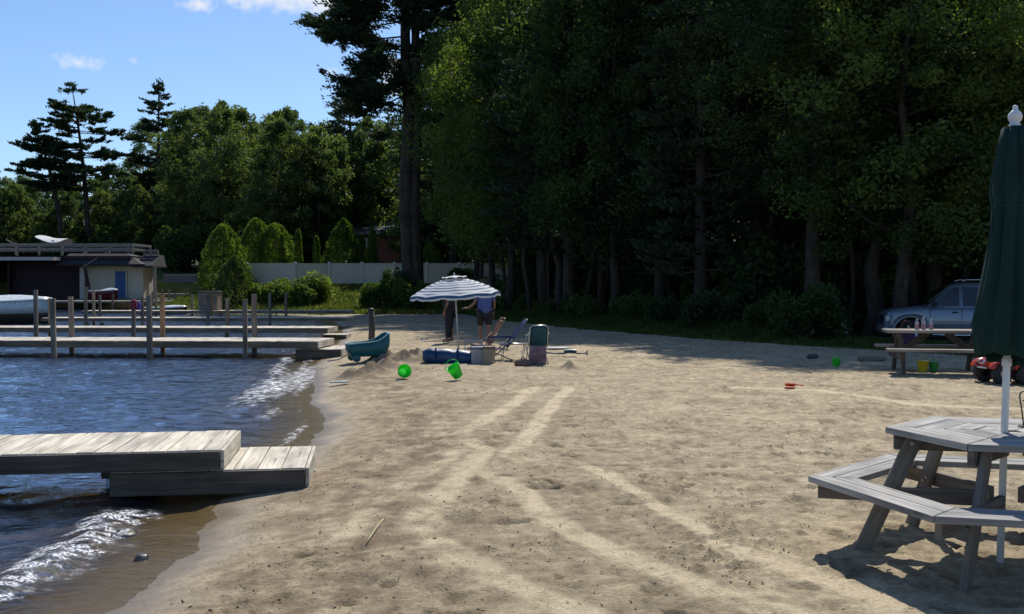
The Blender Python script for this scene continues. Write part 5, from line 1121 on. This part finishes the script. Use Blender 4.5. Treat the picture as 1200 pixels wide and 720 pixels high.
loft(secs).build('body', pmat('reddish_cloth', (.20,.13,.10), (.12,.06,.05), rough=.9), sb_); q = MB(); q.tube([(-.05, 0, .13), (0, -.02, .18), (.05, 0, .13)], .012, 6); q.build('knot', pinkm, sb_)
p = gp(606, 424); lt = thing('folding_cot_frame', 'bare thin metal cot frame between the navy and teal chairs', 'cot', (p[0]-.1, p[1]+.5, p[2]), R(4))
for sx in (-.22, .22):
    q = MB(); q.tube([(sx, -.25, .0), (sx+.04, -.1, .33), (sx+.04, .1, .33), (sx, .25, 0)], .009, 6); q.build('leg', alu, lt)
    q = MB(); q.tube([(sx-.03, -.25, .17), (sx-.03, .25, .17)], .008, 6); q.build('crossbar', alu, lt)
q = MB(); q.tube([(-.3, -.1, .34), (.34, -.1, .34)], .012, 8); q.build('rail', alu, lt); q = MB(); q.tube([(-.3, .1, .34), (.34, .1, .34)], .012, 8); q.build('rail', alu, lt)
q = MB(); q.box((0, 0, .325), (.56, .18, .01)); q.build('sling', M['table_grey'], lt)
def cooler(label, px, py, w_, h_, d_, body, lid, rz=0):
    p = gp(px, py); t = thing('cooler_box', label, 'cooler', (p[0], p[1]+d_/2, p[2]-.01), rz); q = MB(); q.box((0, 0, h_*.43), (w_, d_, h_*.86), taper=1.04); q.build('body', body, t, bevel=.015); q = MB(); q.box((0, 0, h_*.925), (w_*1.07, d_*1.07, h_*.13)); q.build('lid', lid, t, bevel=.015)
    q = MB(); q.tube([(-w_*.54, 0, h_*.75), (-w_*.58, 0, h_*.9), (-w_*.5, 0, h_*1.03), (w_*.5, 0, h_*1.03), (w_*.58, 0, h_*.9), (w_*.54, 0, h_*.75)], .009, 6); q.build('handle', lid, t)
cooler('grey-white cooler box right of the blue roll, left one of two', 560, 427, .28, .36, .3, pmat('grey_white_plastic', (.36,.36,.37), rough=.5), pmat('blue_grey_lid', (.12,.15,.22), rough=.5), R(5))
cooler('tan cooler box standing against the grey-white one', 573, 427.5, .20, .37, .28, pmat('tan_plastic', (.33,.26,.19), (.24,.18,.13), rough=.6), pmat('brown_lid', (.17,.12,.09), rough=.6), R(-8))
p = gp(530, 427); rl = thing('beach_roll', 'dark blue padded mattress roll lying on the sand under the striped umbrella', 'roll', (p[0], p[1]+.25, p[2]+.15), R(3)); blu = pmat('blue_vinyl', (.018,.065,.16), (.010,.035,.10), rough=.45, scale=3)
q = MB(); q.tube([(-.62+.124*i, .0, .015*math.sin(i*2.2)-.008*i) for i in range(11)], [.10, .165, .17, .165, .17, .163, .165, .155, .15, .145, .10], 16); q.build('body', blu, rl); q = MB()
for x in (-.35, .1, .4): q.lathe([(.172, -.02), (.172, .02)], (0, 0, 0), 18, M=Matrix.Translation((x, 0, -.01)) @ Matrix.Rotation(R(90), 4, 'Y'))
q.build('strap', navy, rl)
# low pale seat pad behind coolers
p = gp(553, 419); ps = thing('sun_lounger_pad', 'pale low lounger with thin frame just behind the umbrella pole', 'lounger', (p[0], p[1]+.9, p[2]), R(3)); q = MB(); q.box((0, 0, .30), (.42, .55, .05)); q.build('pad', pmat('pale_cloth', (.50,.42,.36), rough=.8), ps, bevel=.02)
for sx in (-1, 1):
    for sy in (-1, 1): q = MB(); q.tube([(sx*.19, sy*.24, .28), (sx*.20, sy*.26, 0)], .01, 6); q.build('leg', alu, ps)
# plastic spade
p = gp(662, 419); sp_ = thing('toy_spade', 'blue plastic spade lying flat on the sand right of the chairs', 'spade', (p[0], p[1]+.1, p[2]+.035), R(-3)); tb_ = pmat('blue_teal_plastic', (.02,.09,.14), (.015,.06,.10), rough=.45, bump=0)
q = MB(); q.tube([(-.5, 0, .045), (-.02, 0, .03)], .017, 8); q.build('shaft', tb_, sp_)
secs = []
for x, w_, z in [(-.02, .03, .03), (.03, .10, .05), (.10, .125, .055), (.22, .12, .05), (.27, .11, .045)]: secs.append([(x, -w_, z+.05), (x, -w_*.5, z-.01), (x, 0, z-.02), (x, w_*.5, z-.01), (x, w_, z+.05), (x, w_, z+.065), (x, 0, z+.0), (x, -w_, z+.065)])
loft(secs).build('blade', tb_, sp_); q = MB(); q.tube([(.27, 0, .03), (.5, 0, .04)], .014, 8); q.tube([(.5, -.07, .04), (.5, .07, .04)], .017, 8); q.tube([(.5, 0, -.01), (.5, 0, .10)], .014, 8); q.build('grip', tb_, sp_)
bd_ = gp(650, 412); t = thing('body_board', 'pale flat foam board lying behind the blue spade', 'board', (bd_[0]-.0, bd_[1]+.6, bd_[2]+.02), R(8)); q = MB(); q.prism([(-.38,-.14),(.25,-.16),(.42,-.08),(.46,0),(.42,.08),(.25,.16),(-.38,.14)], .035); q.build('board', pmat('pale_foam', (.55,.56,.55), rough=.5), t, bevel=.01); q = MB(); q.tube([(-.3, 0, .04), (-.36, .05, .05), (-.45, .05, .03)], .006, 6); q.build('leash', navy, t)
for (px, py, L1, rz, c1, lb, nm) in [(398, 447, .30, .5, (.30,.42,.42), 'pale green flat slab at the wet shoreline in front of the wagon', 'flat_slab'), (505, 434, .10, .8, (.62,.56,.46), 'small crumpled pale wrapper in front of the blue roll', 'crumpled_wrapper'), (497, 400, .22, 2.6, (.30,.34,.38), 'small folded grey cloth on the shaded sand left of the umbrella pole', 'folded_cloth')]:
    p = gp(px, py); t = thing(nm, lb, 'litter' if 'wrapper' in nm else 'cloth' if 'cloth' in nm else 'slab', (p[0], p[1], p[2]+.015), rz); q = MB(); vs = []; r_ = random.Random(int(px))
    for i in range(5):
        for k in range(4): vs.append(((i/4-.5)*L1, (k/3-.5)*L1*.5, r_.uniform(0, L1*.28) if 'slab' not in nm else .03+r_.uniform(0, .01)))
    q.add(vs, [(i*4+k, i*4+k+1, i*4+k+5, i*4+k+4) for i in range(4) for k in range(3)], None, False); q.build('sheet', pmat(nm+'_mat', c1, rough=.6), t, solid=.02 if 'slab' in nm else .004)
# yellow strip on the near sand
g_ = [G(430,636), G(436,626), G(443,617), G(449,612)]; t = thing('yellow_straw', 'bent pale yellow plastic strip on the near sand', 'straw', (g_[0].x, g_[0].y, gz(g_[0].x, g_[0].y)))
q = MB(); q.tube([Vector((a.x, a.y, gz(a.x, a.y)+.012+.008*i))-Vector(t.location) for i, a in enumerate(g_)], .0042, 6); q.build('strip', pmat('pale_yellow_plastic', (.62,.58,.26), rough=.4), t)
# ------------------------------------------------------------ low wooden rail
rg = thing('wooden_rail', 'low weathered wooden rail on short posts at the edge of the wood', 'rail', tuple(W(950, 392, 31.5)))
a, b_ = W(908, 379, 32.5), W(992, 377.5, 30.8); q = MB(); q.beam(a, b_, .05, .12); q.build('rail', M['post'], rg, world=True)
for px, Y in ((912, 32.4), (951, 31.6), (990, 30.7)): c = W(px, 370 if px == 990 else 375, Y); q = MB(); q.box((c.x, c.y+.07, (c.z-.3)/2), (.17, .14, c.z+.3)); q.build('post', M['post'], rg, world=True, bevel=.01)
# ------------------------------------------------------------ blue-silver pickup-style wagon, nose to the left (local +x = forward)
paint = pmat('silver_blue_paint', (.20,.245,.305), (.17,.215,.27), metal=.4, rough=.32, scale=1.5, bump=0, coat=.5); glass = pmat('car_glass', (.012,.015,.018), rough=.06, bump=0, spec=.9); tyre = pmat('tyre_rubber', (.02,.02,.021), rough=.85); rimw = pmat('alloy_rim', (.42,.43,.45), metal=.9, rough=.3, bump=0); chrome = pmat('chrome', (.75,.75,.75), metal=1, rough=.12, bump=0); blk = pmat('black_trim', (.018,.018,.02), rough=.55, bump=0); lampw = pmat('headlamp_lens', (.6,.62,.62), rough=.08, bump=0, spec=.9); trim = pmat('lower_silver_trim', (.26,.28,.30), metal=.4, rough=.4, bump=0)
Lc = 5.0; Yc = 31.2; pf = W(1029, 395, Yc-.6)
ct = thing('parked_car', 'silver-blue sport utility car parked side-on at the edge of the wood', 'car', (pf.x+Lc/2*.974+.42, Yc-.25, flat(8, Yc)-.26), R(180-13))
ct.scale = (1, 1, 1.08)
FW, RW, WR = 1.78, -1.22, .385     # wheel stations and radius
def zbot(x):
    z = .36
    for c in (FW, RW):
        d = abs(x-c)
        if d < .50: z = max(z, .36+math.sqrt(max(0, .50**2-d*d))*.98)
    return z
top_pts = [(-2.5,.98),(-2.46,1.08),(-2.3,1.12),(-1.0,1.12),(0,1.12),(1.2,1.14),(1.38,1.15),(1.8,1.12),(2.2,1.07),(2.38,1.01),(2.46,.92),(2.5,.74)]
def ztop(x): return float(np.interp(x, [a for a, b in top_pts], [b for a, b in top_pts]))
st = sorted(set([round(-2.5+5*i/60, 3) for i in range(61)]+[FW+.5, FW-.5, RW+.5, RW-.5, FW+.499, FW-.499, RW+.499, RW-.499]))
secs = []
for x in st:
    e = 1-max(0, (abs(x)-2.1)/.4)**2*.12; w_ = .93*e; zb = zbot(x); zt = ztop(x); zm = zb+(zt-zb)*.5
    half = [(w_*.93, zb), (w_, zb+.06 if zt-zb > .2 else zb+.01), (w_, min(max(zm, .62), zt-.16)), (w_*.985, zt-.12), (w_*.945, zt-.025), (w_*.86, zt), (0, zt+.015)]
    secs.append([(x, y, z) for y, z in half]+[(x, -y, z) for y, z in half[::-1][1:]])
body = loft(secs); body.build('body', paint, ct)
q = MB(); q.box((0, 0, .42), (4.4, 1.5, .30)); q.build('underbody', blk, ct)
for c in (FW, RW):
    q = MB(); q.lathe([(.47, -.80), (.47, .80), (.0, .80)], (0, 0, 0), 28, M=Matrix.Translation((c, 0, .40)) @ Matrix.Rotation(R(90), 4, 'X')); q.build('wheel_well', blk, ct)
# greenhouse
rf = [(-2.30,1.12),(-2.12,1.70),(-1.9,1.78),(-.9,1.83),(.05,1.80),(.22,1.755),(1.02,1.10)]
def gh(x0, x1, n=22): pass
def roofz(x): return float(np.interp(x, [-2.40,-2.16,-1.95,-1.0,.35,.60,1.38], [1.10,1.66,1.76,1.81,1.79,1.74,1.10]))
secs = []
for i in range(37):
    x = -2.40+3.78*i/36; zr = roofz(x); zb = 1.07; h = max(.02, zr-zb); y0 = .86; y1 = .86-.21*min(1, h/.72)
    secs.append([(x, y0, zb), (x, y0-(y0-y1)*.92, zb+h*.90), (x, y1-.07, zb+h*.985), (x, 0, zb+h*1.02), (x, -(y1-.07), zb+h*.985), (x, -(y0-(y0-y1)*.92), zb+h*.90), (x, -y0, zb)])
loft(secs, closed=False, caps=False).build('cabin', paint, ct)
def side_pt(x, z, s): h = .72; return Vector((x, s*(.86-.21*.92*((z-1.07)/(h*.90))*.99+.006), z))
def pane(poly, s, nm='window'):
    q = MB(); n = len(poly); vs = [side_pt(x, z, s) for x, z in poly]+[side_pt(x, z, s)+Vector((0, s*.006, 0)) for x, z in poly]
    q.add(vs, [tuple(range(n)), tuple(range(n, 2*n))[::-1]]+[(i, (i+1) % n, n+(i+1) % n, n+i) for i in range(n)]); return q.build(nm, glass, ct)
for s in (-1, 1):
    pane([(1.20,1.165),(.42,1.155),(.42,1.665),(.56,1.655),(.70,1.60)], s); pane([(.31,1.155),(-.45,1.15),(-.45,1.67),(.31,1.67)], s); pane([(-.62,1.15),(-2.14,1.15),(-2.02,1.62),(-.62,1.66)], s)
    # door seams, handles, trim, step board, mirror, arches
    for x in (1.24, .36, -.53): q = MB(); q.box((x, s*.931, .80), (.012, .004, .60)); q.build('door_seam', blk, ct)
    for x in (.55, -.33): q = MB(); q.box((x, s*.945, .985), (.17, .03, .035)); q.build('door_handle', blk, ct, bevel=.008)
    q = MB(); q.box((.30, s*.94, .70), (1.85, .02, .085)); q.build('side_trim', trim, ct, bevel=.006)
    q = MB(); q.tube([(-.62, s*.98, .36), (1.18, s*.98, .36)], .04, 8); q.build('step_board', chrome if s > 0 else blk, ct)
    for c in (FW, RW):
        q = MB(); pts = [Vector((c+.515*math.cos(a), s*.925, .36+.505*math.sin(a))) for a in [math.pi*k/14 for k in range(15)]]; q.tube(pts, .035, 6); q.build('arch_flare', trim, ct)
        w_ = thing('tmp', None, None); bpy.data.objects.remove(w_)
        MX_ = Matrix.Translation((c, s*.83, WR)) @ Matrix.Rotation(R(90)*(-s), 4, 'X')
        q = MB(); q.lathe([(.24, -.12), (.35, -.125), (WR, -.095), (WR+.004, 0), (WR, .095), (.35, .125), (.24, .12)], n=36, M=MX_)
        for k in range(36): a = 2*math.pi*k/36; q.box((0, 0, 0), (.02, .035, .2), M=MX_ @ Matrix.Translation((WR*math.cos(a), WR*math.sin(a), 0)) @ Matrix.Rotation(a, 4, 'Z'))
        wo = q.build('wheel', tyre, ct); q = MB(); q.lathe([(.245, .115), (.235, .08), (.07, .06), (.05, .10), (0, .105)], n=30, M=MX_)
        for k in range(5): a = 2*math.pi*k/5; q.box((.14*math.cos(a), .14*math.sin(a), .09), (.2, .06, .03), rot=(0, 0, a), M=MX_)
        q.build('rim', rimw, wo)
    q = MB(); q.box((1.13, s*1.02, 1.22), (.12, .20, .17)); q.build('mirror', blk, ct, bevel=.03)
    q = MB(); q.box((2.40, s*.72, .80), (.16, .30, .17)); q.build('headlight', lampw, ct, bevel=.03); q = MB(); q.box((-2.48, s*.80, .95), (.07, .16, .38)); q.build('tail_light', pmat('tail_red', (.35,.01,.01), rough=.2), ct, bevel=.02)
    q = MB(); q.tube([(-1.9, s*.60, 1.82), (-1.8, s*.60, 1.875), (.2, s*.60, 1.875), (.3, s*.60, 1.83)], .018, 8); q.build('roof_rack', chrome, ct)
for x in (-1.4, -.3): q = MB(); q.tube([(x, -.60, 1.878), (x, .60, 1.878)], .016, 8); q.build('roof_rack', chrome, ct)
q = MB(); q.add([(1.40,-.72,1.165),(1.40,.72,1.165),(.665,.60,1.70),(.665,-.60,1.70)], [(0,1,2,3)]); q.build('windscreen', glass, ct, solid=.01)
q = MB(); q.add([(-2.42,-.74,1.15),(-2.42,.74,1.15),(-2.225,.62,1.60),(-2.225,-.62,1.60)], [(3,2,1,0)]); q.build('rear_window', glass, ct, solid=.01)
q = MB(); q.box((2.46, 0, .76), (.09, 1.1, .24)); q.build('grille', blk, ct, bevel=.02); q = MB(); q.box((2.47, 0, .50), (.16, 1.78, .20)); q.build('bumper', trim, ct, bevel=.05); q = MB(); q.box((-2.5, 0, .52), (.14, 1.78, .2)); q.build('bumper', trim, ct, bevel=.05)
# ------------------------------------------------------------ red ride-on toy quad behind the parasol
red = pmat('red_plastic', (.50,.035,.012), (.40,.03,.012), rough=.35, bump=0, coat=.3); ridg = pmat('quad_tyre', (.035,.035,.038), rough=.8)
p = G(1168, 452); qt_ = thing('toy_quad', 'red four-wheeled ride-on toy quad with chrome trim, right of the rear picnic table', 'ride-on toy', (p.x+.42, p.y+.38, gz(p.x, p.y)), R(180+8))
for sx in (-.33, .33):
    for sy in (-1, 1):
        MX_ = Matrix.Translation((sx, sy*.25, .165)) @ Matrix.Rotation(R(90)*(-sy), 4, 'X'); q = MB(); q.lathe([(.07, -.065), (.145, -.07), (.165, -.045), (.167, 0), (.165, .045), (.145, .07), (.07, .065)], n=24, M=MX_)
        for k in range(16): a = 2*math.pi*k/16; q.box((0, 0, 0), (.018, .03, .11), M=MX_ @ Matrix.Translation((.165*math.cos(a), .165*math.sin(a), 0)) @ Matrix.Rotation(a, 4, 'Z'))
        wo = q.build('wheel', ridg, qt_); q = MB(); q.lathe([(.075, .05), (.06, .03), (.02, .045), (0, .05)], n=16, M=MX_); q.build('rim', rimw, wo)
        q = MB(); q.lathe([(.20, -.10), (.215, 0), (.20, .10)], n=16, a0=R(20), a1=R(160), M=Matrix.Translation((sx, sy*.24, .18)) @ Matrix.Rotation(R(90), 4, 'X')); q.build('fender', red, qt_, solid=.015)
secs = []
for x, w_, zb, zt in [(-.48,.10,.25,.36),(-.36,.15,.2,.42),(-.1,.12,.18,.40),(.1,.11,.18,.38),(.25,.14,.2,.48),(.40,.13,.22,.46),(.52,.09,.26,.38)]: secs.append([(x, w_*math.cos(a), (zb+zt)/2+(zt-zb)/2*math.sin(a)) for a in [2*math.pi*k/12+.2 for k in range(12)]])
loft(secs).build('body', red, qt_); q = MB(); q.box((-.18, 0, .44), (.42, .2, .08)); q.build('seat', blk, qt_, bevel=.03)
q = MB(); q.tube([(.22, 0, .45), (.16, 0, .62)], .015, 8); q.tube([(.12, -.22, .64), (.17, -.1, .62), (.17, .1, .62), (.12, .22, .64)], .014, 8); q.build('handlebar', chrome, qt_)
for sy in (-1, 1): q = MB(); q.lathe([(0, .02), (.02, .018), (.026, 0), (.02, -.02), (0, -.022)], n=16, M=Matrix.Translation((.53, sy*.075, .36)) @ Matrix.Rotation(R(90), 4, 'Y')); q.build('headlight', chrome, qt_)
q = MB(); q.tube([(.5, -.16, .24), (.58, -.13, .26), (.58, .13, .26), (.5, .16, .24)], .014, 8); q.tube([(.56, -.13, .33), (.56, .13, .33)], .01, 6); q.build('bumper', chrome, qt_)
p = G(1215, 455); t2 = copy_tree(qt_); t2.location = (p.x+.42, p.y+.5, gz(p.x, p.y)); t2.rotation_euler = (0, 0, R(165)); t2['label'] = 'second red ride-on toy quad at the right edge, mostly hidden by the parasol'; qt_['group'] = t2['group'] = 'red ride-on toys'
# dark log / kerb things on the shaded sand
for (px, py, ln, rz, lb) in [(1022, 424, .62, .05, 'grey weathered driftwood log at the left of the rear picnic table'), (952, 421, .3, .4, 'short dark stone left of the small green bucket')]:
    p = gp(px, py); t = thing('driftwood_log' if ln > .5 else 'beach_stone', lb, 'log' if ln > .5 else 'stone', p, rz); q = MB(); r_ = random.Random(px)
    q.tube([(ln*(i/6-.5), .02*r_.uniform(-1, 1), .045) for i in range(7)], [.03, .06, .065, .06, .065, .055, .03], 10); q.build('log' if ln > .5 else 'stone', M['post'] if ln > .5 else pmat('dark_stone', (.06,.06,.065), rough=.7), t)
# ------------------------------------------------------------ people
skin = pmat('skin', (.26,.14,.095), (.20,.105,.07), rough=.55, scale=8, bump=.05)
def skinned(name, joints, edges, mat, parent, root=0, sub=2):
    me = bpy.data.meshes.new(name); me.from_pydata([j[0] for j in joints], edges, []); o = link(name, me, parent)
    sk = o.modifiers.new('skin', 'SKIN'); sk.use_smooth_shade = True; sb = o.modifiers.new('sub', 'SUBSURF'); sb.levels = sb.render_levels = sub
    for i, j in enumerate(joints):
        r = j[1]; v = me.skin_vertices[0].data[i]; v.radius = (r, r) if not isinstance(r, tuple) else r; v.use_root = (i == root)
    me.materials.append(mat); return o
def figure(label, loc, rz, shirt, shorts, hair, arms, H=1.75, leg_c=None, stride=.10):
    """faces +y; arms: (elbow, wrist, finger direction) for left(-x) and right(+x)"""
    t = thing('person', label, 'person', loc, rz); k = H/1.75; S = lambda p: Vector(p)*k
    J = []; E = []
    def j(p, r): J.append((S(p), r*k)); return len(J)-1
    def e(a, b): E.append((a, b)); return b
    pel = j((0,0,.96), .135); wst = e(pel, j((0,0,1.10), .118)); ch = e(wst, j((0,0,1.28), .14)); up = e(ch, j((0,-.01,1.42), .105)); nk = e(up, j((0,0,1.50), .056)); h0 = e(nk, j((0,.01,1.575), .072)); h1 = e(h0, j((0,.012,1.65), .094)); h2 = e(h1, j((0,.0,1.72), .07))
    ns = e(h1, j((0,.112,1.635), .016))
    for s in (-1, 1): ea = e(h1, j((s*.098,-.005,1.64), .017))
    for s, st_ in ((-1, stride), (1, -stride)):
        hp_ = e(pel, j((s*.095,0,.90), .105)); kn = e(hp_, j((s*.10,st_*.6+.02,.50), .062)); cf = e(kn, j((s*.10,st_*.7-.01,.34), .060)); an = e(cf, j((s*.10,st_,.09), .038)); he = e(an, j((s*.10,st_-.03,.045), .038)); to = e(an, j((s*.12,st_+.15,.03), .032))
    for s, (el, wr, fd) in zip((-1, 1), arms):
        sh = e(up, j((s*.185,0,1.405), .062)); elb = e(sh, j(el, .043)); wri = e(elb, j(wr, .028)); w0 = Vector(wr); fdv = Vector(fd).normalized(); pal = e(wri, j(tuple(w0+fdv*.06), .034)); side = fdv.cross(Vector((0, 0, 1))) if abs(fdv.z) < .9 else Vector((0, 1, 0)); side.normalize(); dn = Vector((0, 0, -1)) if abs(fdv.z) < .9 else Vector((-s, 0, 0))
        for q_, (o_, l_) in enumerate(((-.027, .072), (-.009, .085), (.009, .08), (.027, .062))):
            a = e(pal, j(tuple(w0+fdv*.10+side*o_), .010)); b = e(a, j(tuple(w0+fdv*(.10+l_*.5)+side*o_*1.1+dn*.008), .009)); e(b, j(tuple(w0+fdv*(.10+l_*.85)+side*o_*1.1+dn*.03), .008))
        a = e(pal, j(tuple(w0+fdv*.055+side*.04), .011)); e(a, j(tuple(w0+fdv*.10+side*.058+dn*.01), .009))
    skinned('body', J, E, skin, t)
    # shirt
    J = []; E = []; a = j((0,0,.80), .205); b = e(a, j((0,0,1.00), .20)); c_ = e(b, j((0,0,1.25), .205)); d = e(c_, j((0,-.01,1.405), .150)); e(d, j((0,0,1.475), .070))
    for s, (el, wr, fd) in zip((-1, 1), arms): sh = e(d, j((s*.185,0,1.405), .078)); m_ = Vector((s*.185,0,1.405)).lerp(Vector(el), .75); e(sh, j(tuple(m_), .072))
    skinned('shirt', J, E, shirt, t)
    J = []; E = []; a = j((0,0,.94), .175)
    for s, st_ in ((-1, stride), (1, -stride)): b = e(a, j((s*.098,0,.87), .122)); e(b, j((s*.105,st_*.55+.02,.52 if not leg_c else .12), .098 if not leg_c else .062))
    skinned('shorts' if not leg_c else 'trousers', J, E, shorts, t)
    J = []; E = []; a = j((0,-.018,1.665), .103); b = e(a, j((0,-.012,1.725), .082)); e(a, j((0,-.045,1.585), .066)); skinned('hair', J, E, hair, t, sub=2)
    for s in (-1, 1): q = MB(); q.lathe([(0, -.011), (.008, -.008), (.011, 0), (.008, .008), (0, .011)], n=10, M=Matrix.Translation(S((s*.033, .098, 1.655)))); q.build('eye', blk, t)
    q = MB(); q.tube([S((-.025, .098, 1.59)), S((0, .105, 1.588)), S((.025, .098, 1.59))], .006, 6); q.build('mouth', pmat('lips', (.30,.10,.09)) if 'lips' not in bpy.data.materials else bpy.data.materials['lips'], t)
    return t
dkc = pmat('dark_clothes', (.02,.02,.026), rough=.85); hair = pmat('dark_brown_hair', (.03,.018,.012), rough=.6, scale=30)
p = G(568, 406); figure('person in blue shirt and dark shorts, back turned, behind the striped umbrella', (p.x, p.y, gz(p.x, p.y)), R(15), pmat('blue_tshirt', (.09,.13,.34), (.065,.095,.27), rough=.85, scale=4, bump=.2), dkc, hair, [((-.27,.02,1.13), (-.42,.16,1.00), (-1,.1,.05)), ((.26,-.04,1.14), (.25,.06,.90), (0,.1,-1))])
p = G(527, 402); figure('person in dark clothes standing in the shade left of the umbrella pole', (p.x, p.y, gz(p.x, p.y)), R(80), dkc, dkc, hair, [((-.22,.0,1.13), (-.20,.10,.90), (0,.1,-1)), ((.22,.0,1.13), (.2,.10,.90), (0,.1,-1))], H=1.72, leg_c=True, stride=.04)
# ------------------------------------------------------------ shore stones and litter
def stone(label, px, py, s, z=None, mat=None, nm='shore_stone', sq=.6, grp=None):
    p = G(px, py, -.1); rs = np.random.RandomState(int(px*7+py)); import bmesh
    bm = bmesh.new(); bmesh.ops.create_icosphere(bm, subdivisions=3, radius=s)
    for v in bm.verts: n_ = float(fbm(np.array([v.co.x/s*1.1+px]), np.array([v.co.y/s*1.1+v.co.z/s*1.3]), 3, 410)[0]); v.co *= 1+.28*n_; v.co.z *= sq
    me = bpy.data.meshes.new(nm); bm.to_mesh(me); bm.free(); me.polygons.foreach_set('use_smooth', [True]*len(me.polygons)); me.materials.append(mat or bpy.data.materials['wet_stone'])
    o = link(nm, me, None, (p.x, p.y, (gz(p.x, p.y) if z is None else z)+s*sq*.35)); o.rotation_euler = (0, 0, rs.rand()*6); return tag(o, label, 'stone', grp)
pmat('wet_stone', (.09,.075,.06), (.045,.04,.035), rough=.3, scale=9)
stone('flat brown stone awash in the foam in front of the near dock', 146, 618, .09, sq=.35); stone('small dark stone with a glint in the shallows near the bottom left', 166, 648, .045, sq=.6)
stone('pale pebble on the sand at the right end of the dock step', 366, 558, .03, mat=pmat('pale_pebble', (.5,.45,.38)), sq=.6)
rs = np.random.RandomState(90); n = 5200; yb = 3.6*np.exp(rs.rand(n)*1.7); d_ = np.abs(rs.normal(size=n))*.9+.3; xb = xs(yb)+d_+rs.rand(n)**3*4; zb = np.array([gz(a, b) for a, b in zip(xb, yb)])
v, q_ = leaf_quads(np.stack([xb, yb, zb+.006], 1), .008+.028*rs.rand(n)**3, rs, .35, .75); tag(link('shore_debris', fast_mesh('shore_debris', v, q_, pmat('dry_debris', (.22,.13,.07), (.09,.062,.04), rough=.9, scale=14))), 'bits of brown bark and leaf litter washed up along the shoreline', None, kind='stuff')
def clods(n, seed, mat, nm, label, smin, smax, xr=None):
    rs = np.random.RandomState(seed); yb = 3.3*np.exp(rs.rand(n)*2.0); xb = rs.uniform(-2.1, 1, n)*0+rs.uniform(-1.9, 1, n)+rs.rand(n)*(yb*.5); 
    cm = fbm(xb*1.1, yb*1.1, 2, 90)+.6*fbm(xb*4, yb*4, 2, 91); ok = (xb > xs(yb)+.5) & (cm > rs.uniform(-.05, .75, n)); t_ = np.min([seg_d(xb, yb, p) for p in TRP], axis=0); ok &= t_ > .14; xb, yb = xb[ok], yb[ok]
    zb = np.array([gz(a, b) for a, b in zip(xb, yb)]); m_ = len(xb); s = smin+(smax-smin)*rs.rand(m_)**4
    octa = np.array([(1,0,0),(0,1,0),(-1,0,0),(0,-1,0),(.2,.1,.8),(0,0,-.6)]); F = np.array([(0,1,4),(1,2,4),(2,3,4),(3,0,4),(1,0,5),(2,1,5),(3,2,5),(0,3,5)])
    V = octa[None]*s[:, None, None]*(1+.5*rs.normal(size=(m_, 6, 1))*.6)+np.stack([xb, yb, zb+s*.25], 1)[:, None]; Fq = F[None]+6*np.arange(m_)[:, None, None]
    tag(link(nm, fast_mesh(nm, V.reshape(-1, 3), Fq.reshape(-1, 3), mat)), label, None, kind='stuff')
clods(45000, 91, pmat('sand_crumbs_mat', (.36,.295,.205), (.20,.16,.11), rough=.95, scale=20), 'sand_crumbs', 'crumbs and clods of damp sand kicked up over the beach', .002, .010)
clods(700, 92, pmat('pale_chips_mat', (.62,.58,.50), (.45,.40,.33), rough=.8, scale=20), 'pale_chips', 'tiny pale pebbles and shell chips scattered on the sand', .003, .009)
SC.view_settings.view_transform = 'Standard'; SC.view_settings.look = 'None'; SC.view_settings.exposure = 0; SC.view_settings.gamma = 1
SC.render.engine = 'CYCLES'
SC.cycles.max_bounces = 6; SC.cycles.transparent_max_bounces = 8; SC.cycles.sample_clamp_indirect = 4; SC.cycles.diffuse_bounces = 2; SC.cycles.caustics_reflective = False; SC.cycles.caustics_refractive = False
SC.cycles.use_denoising = True; SC.cycles.volume_bounces = 0
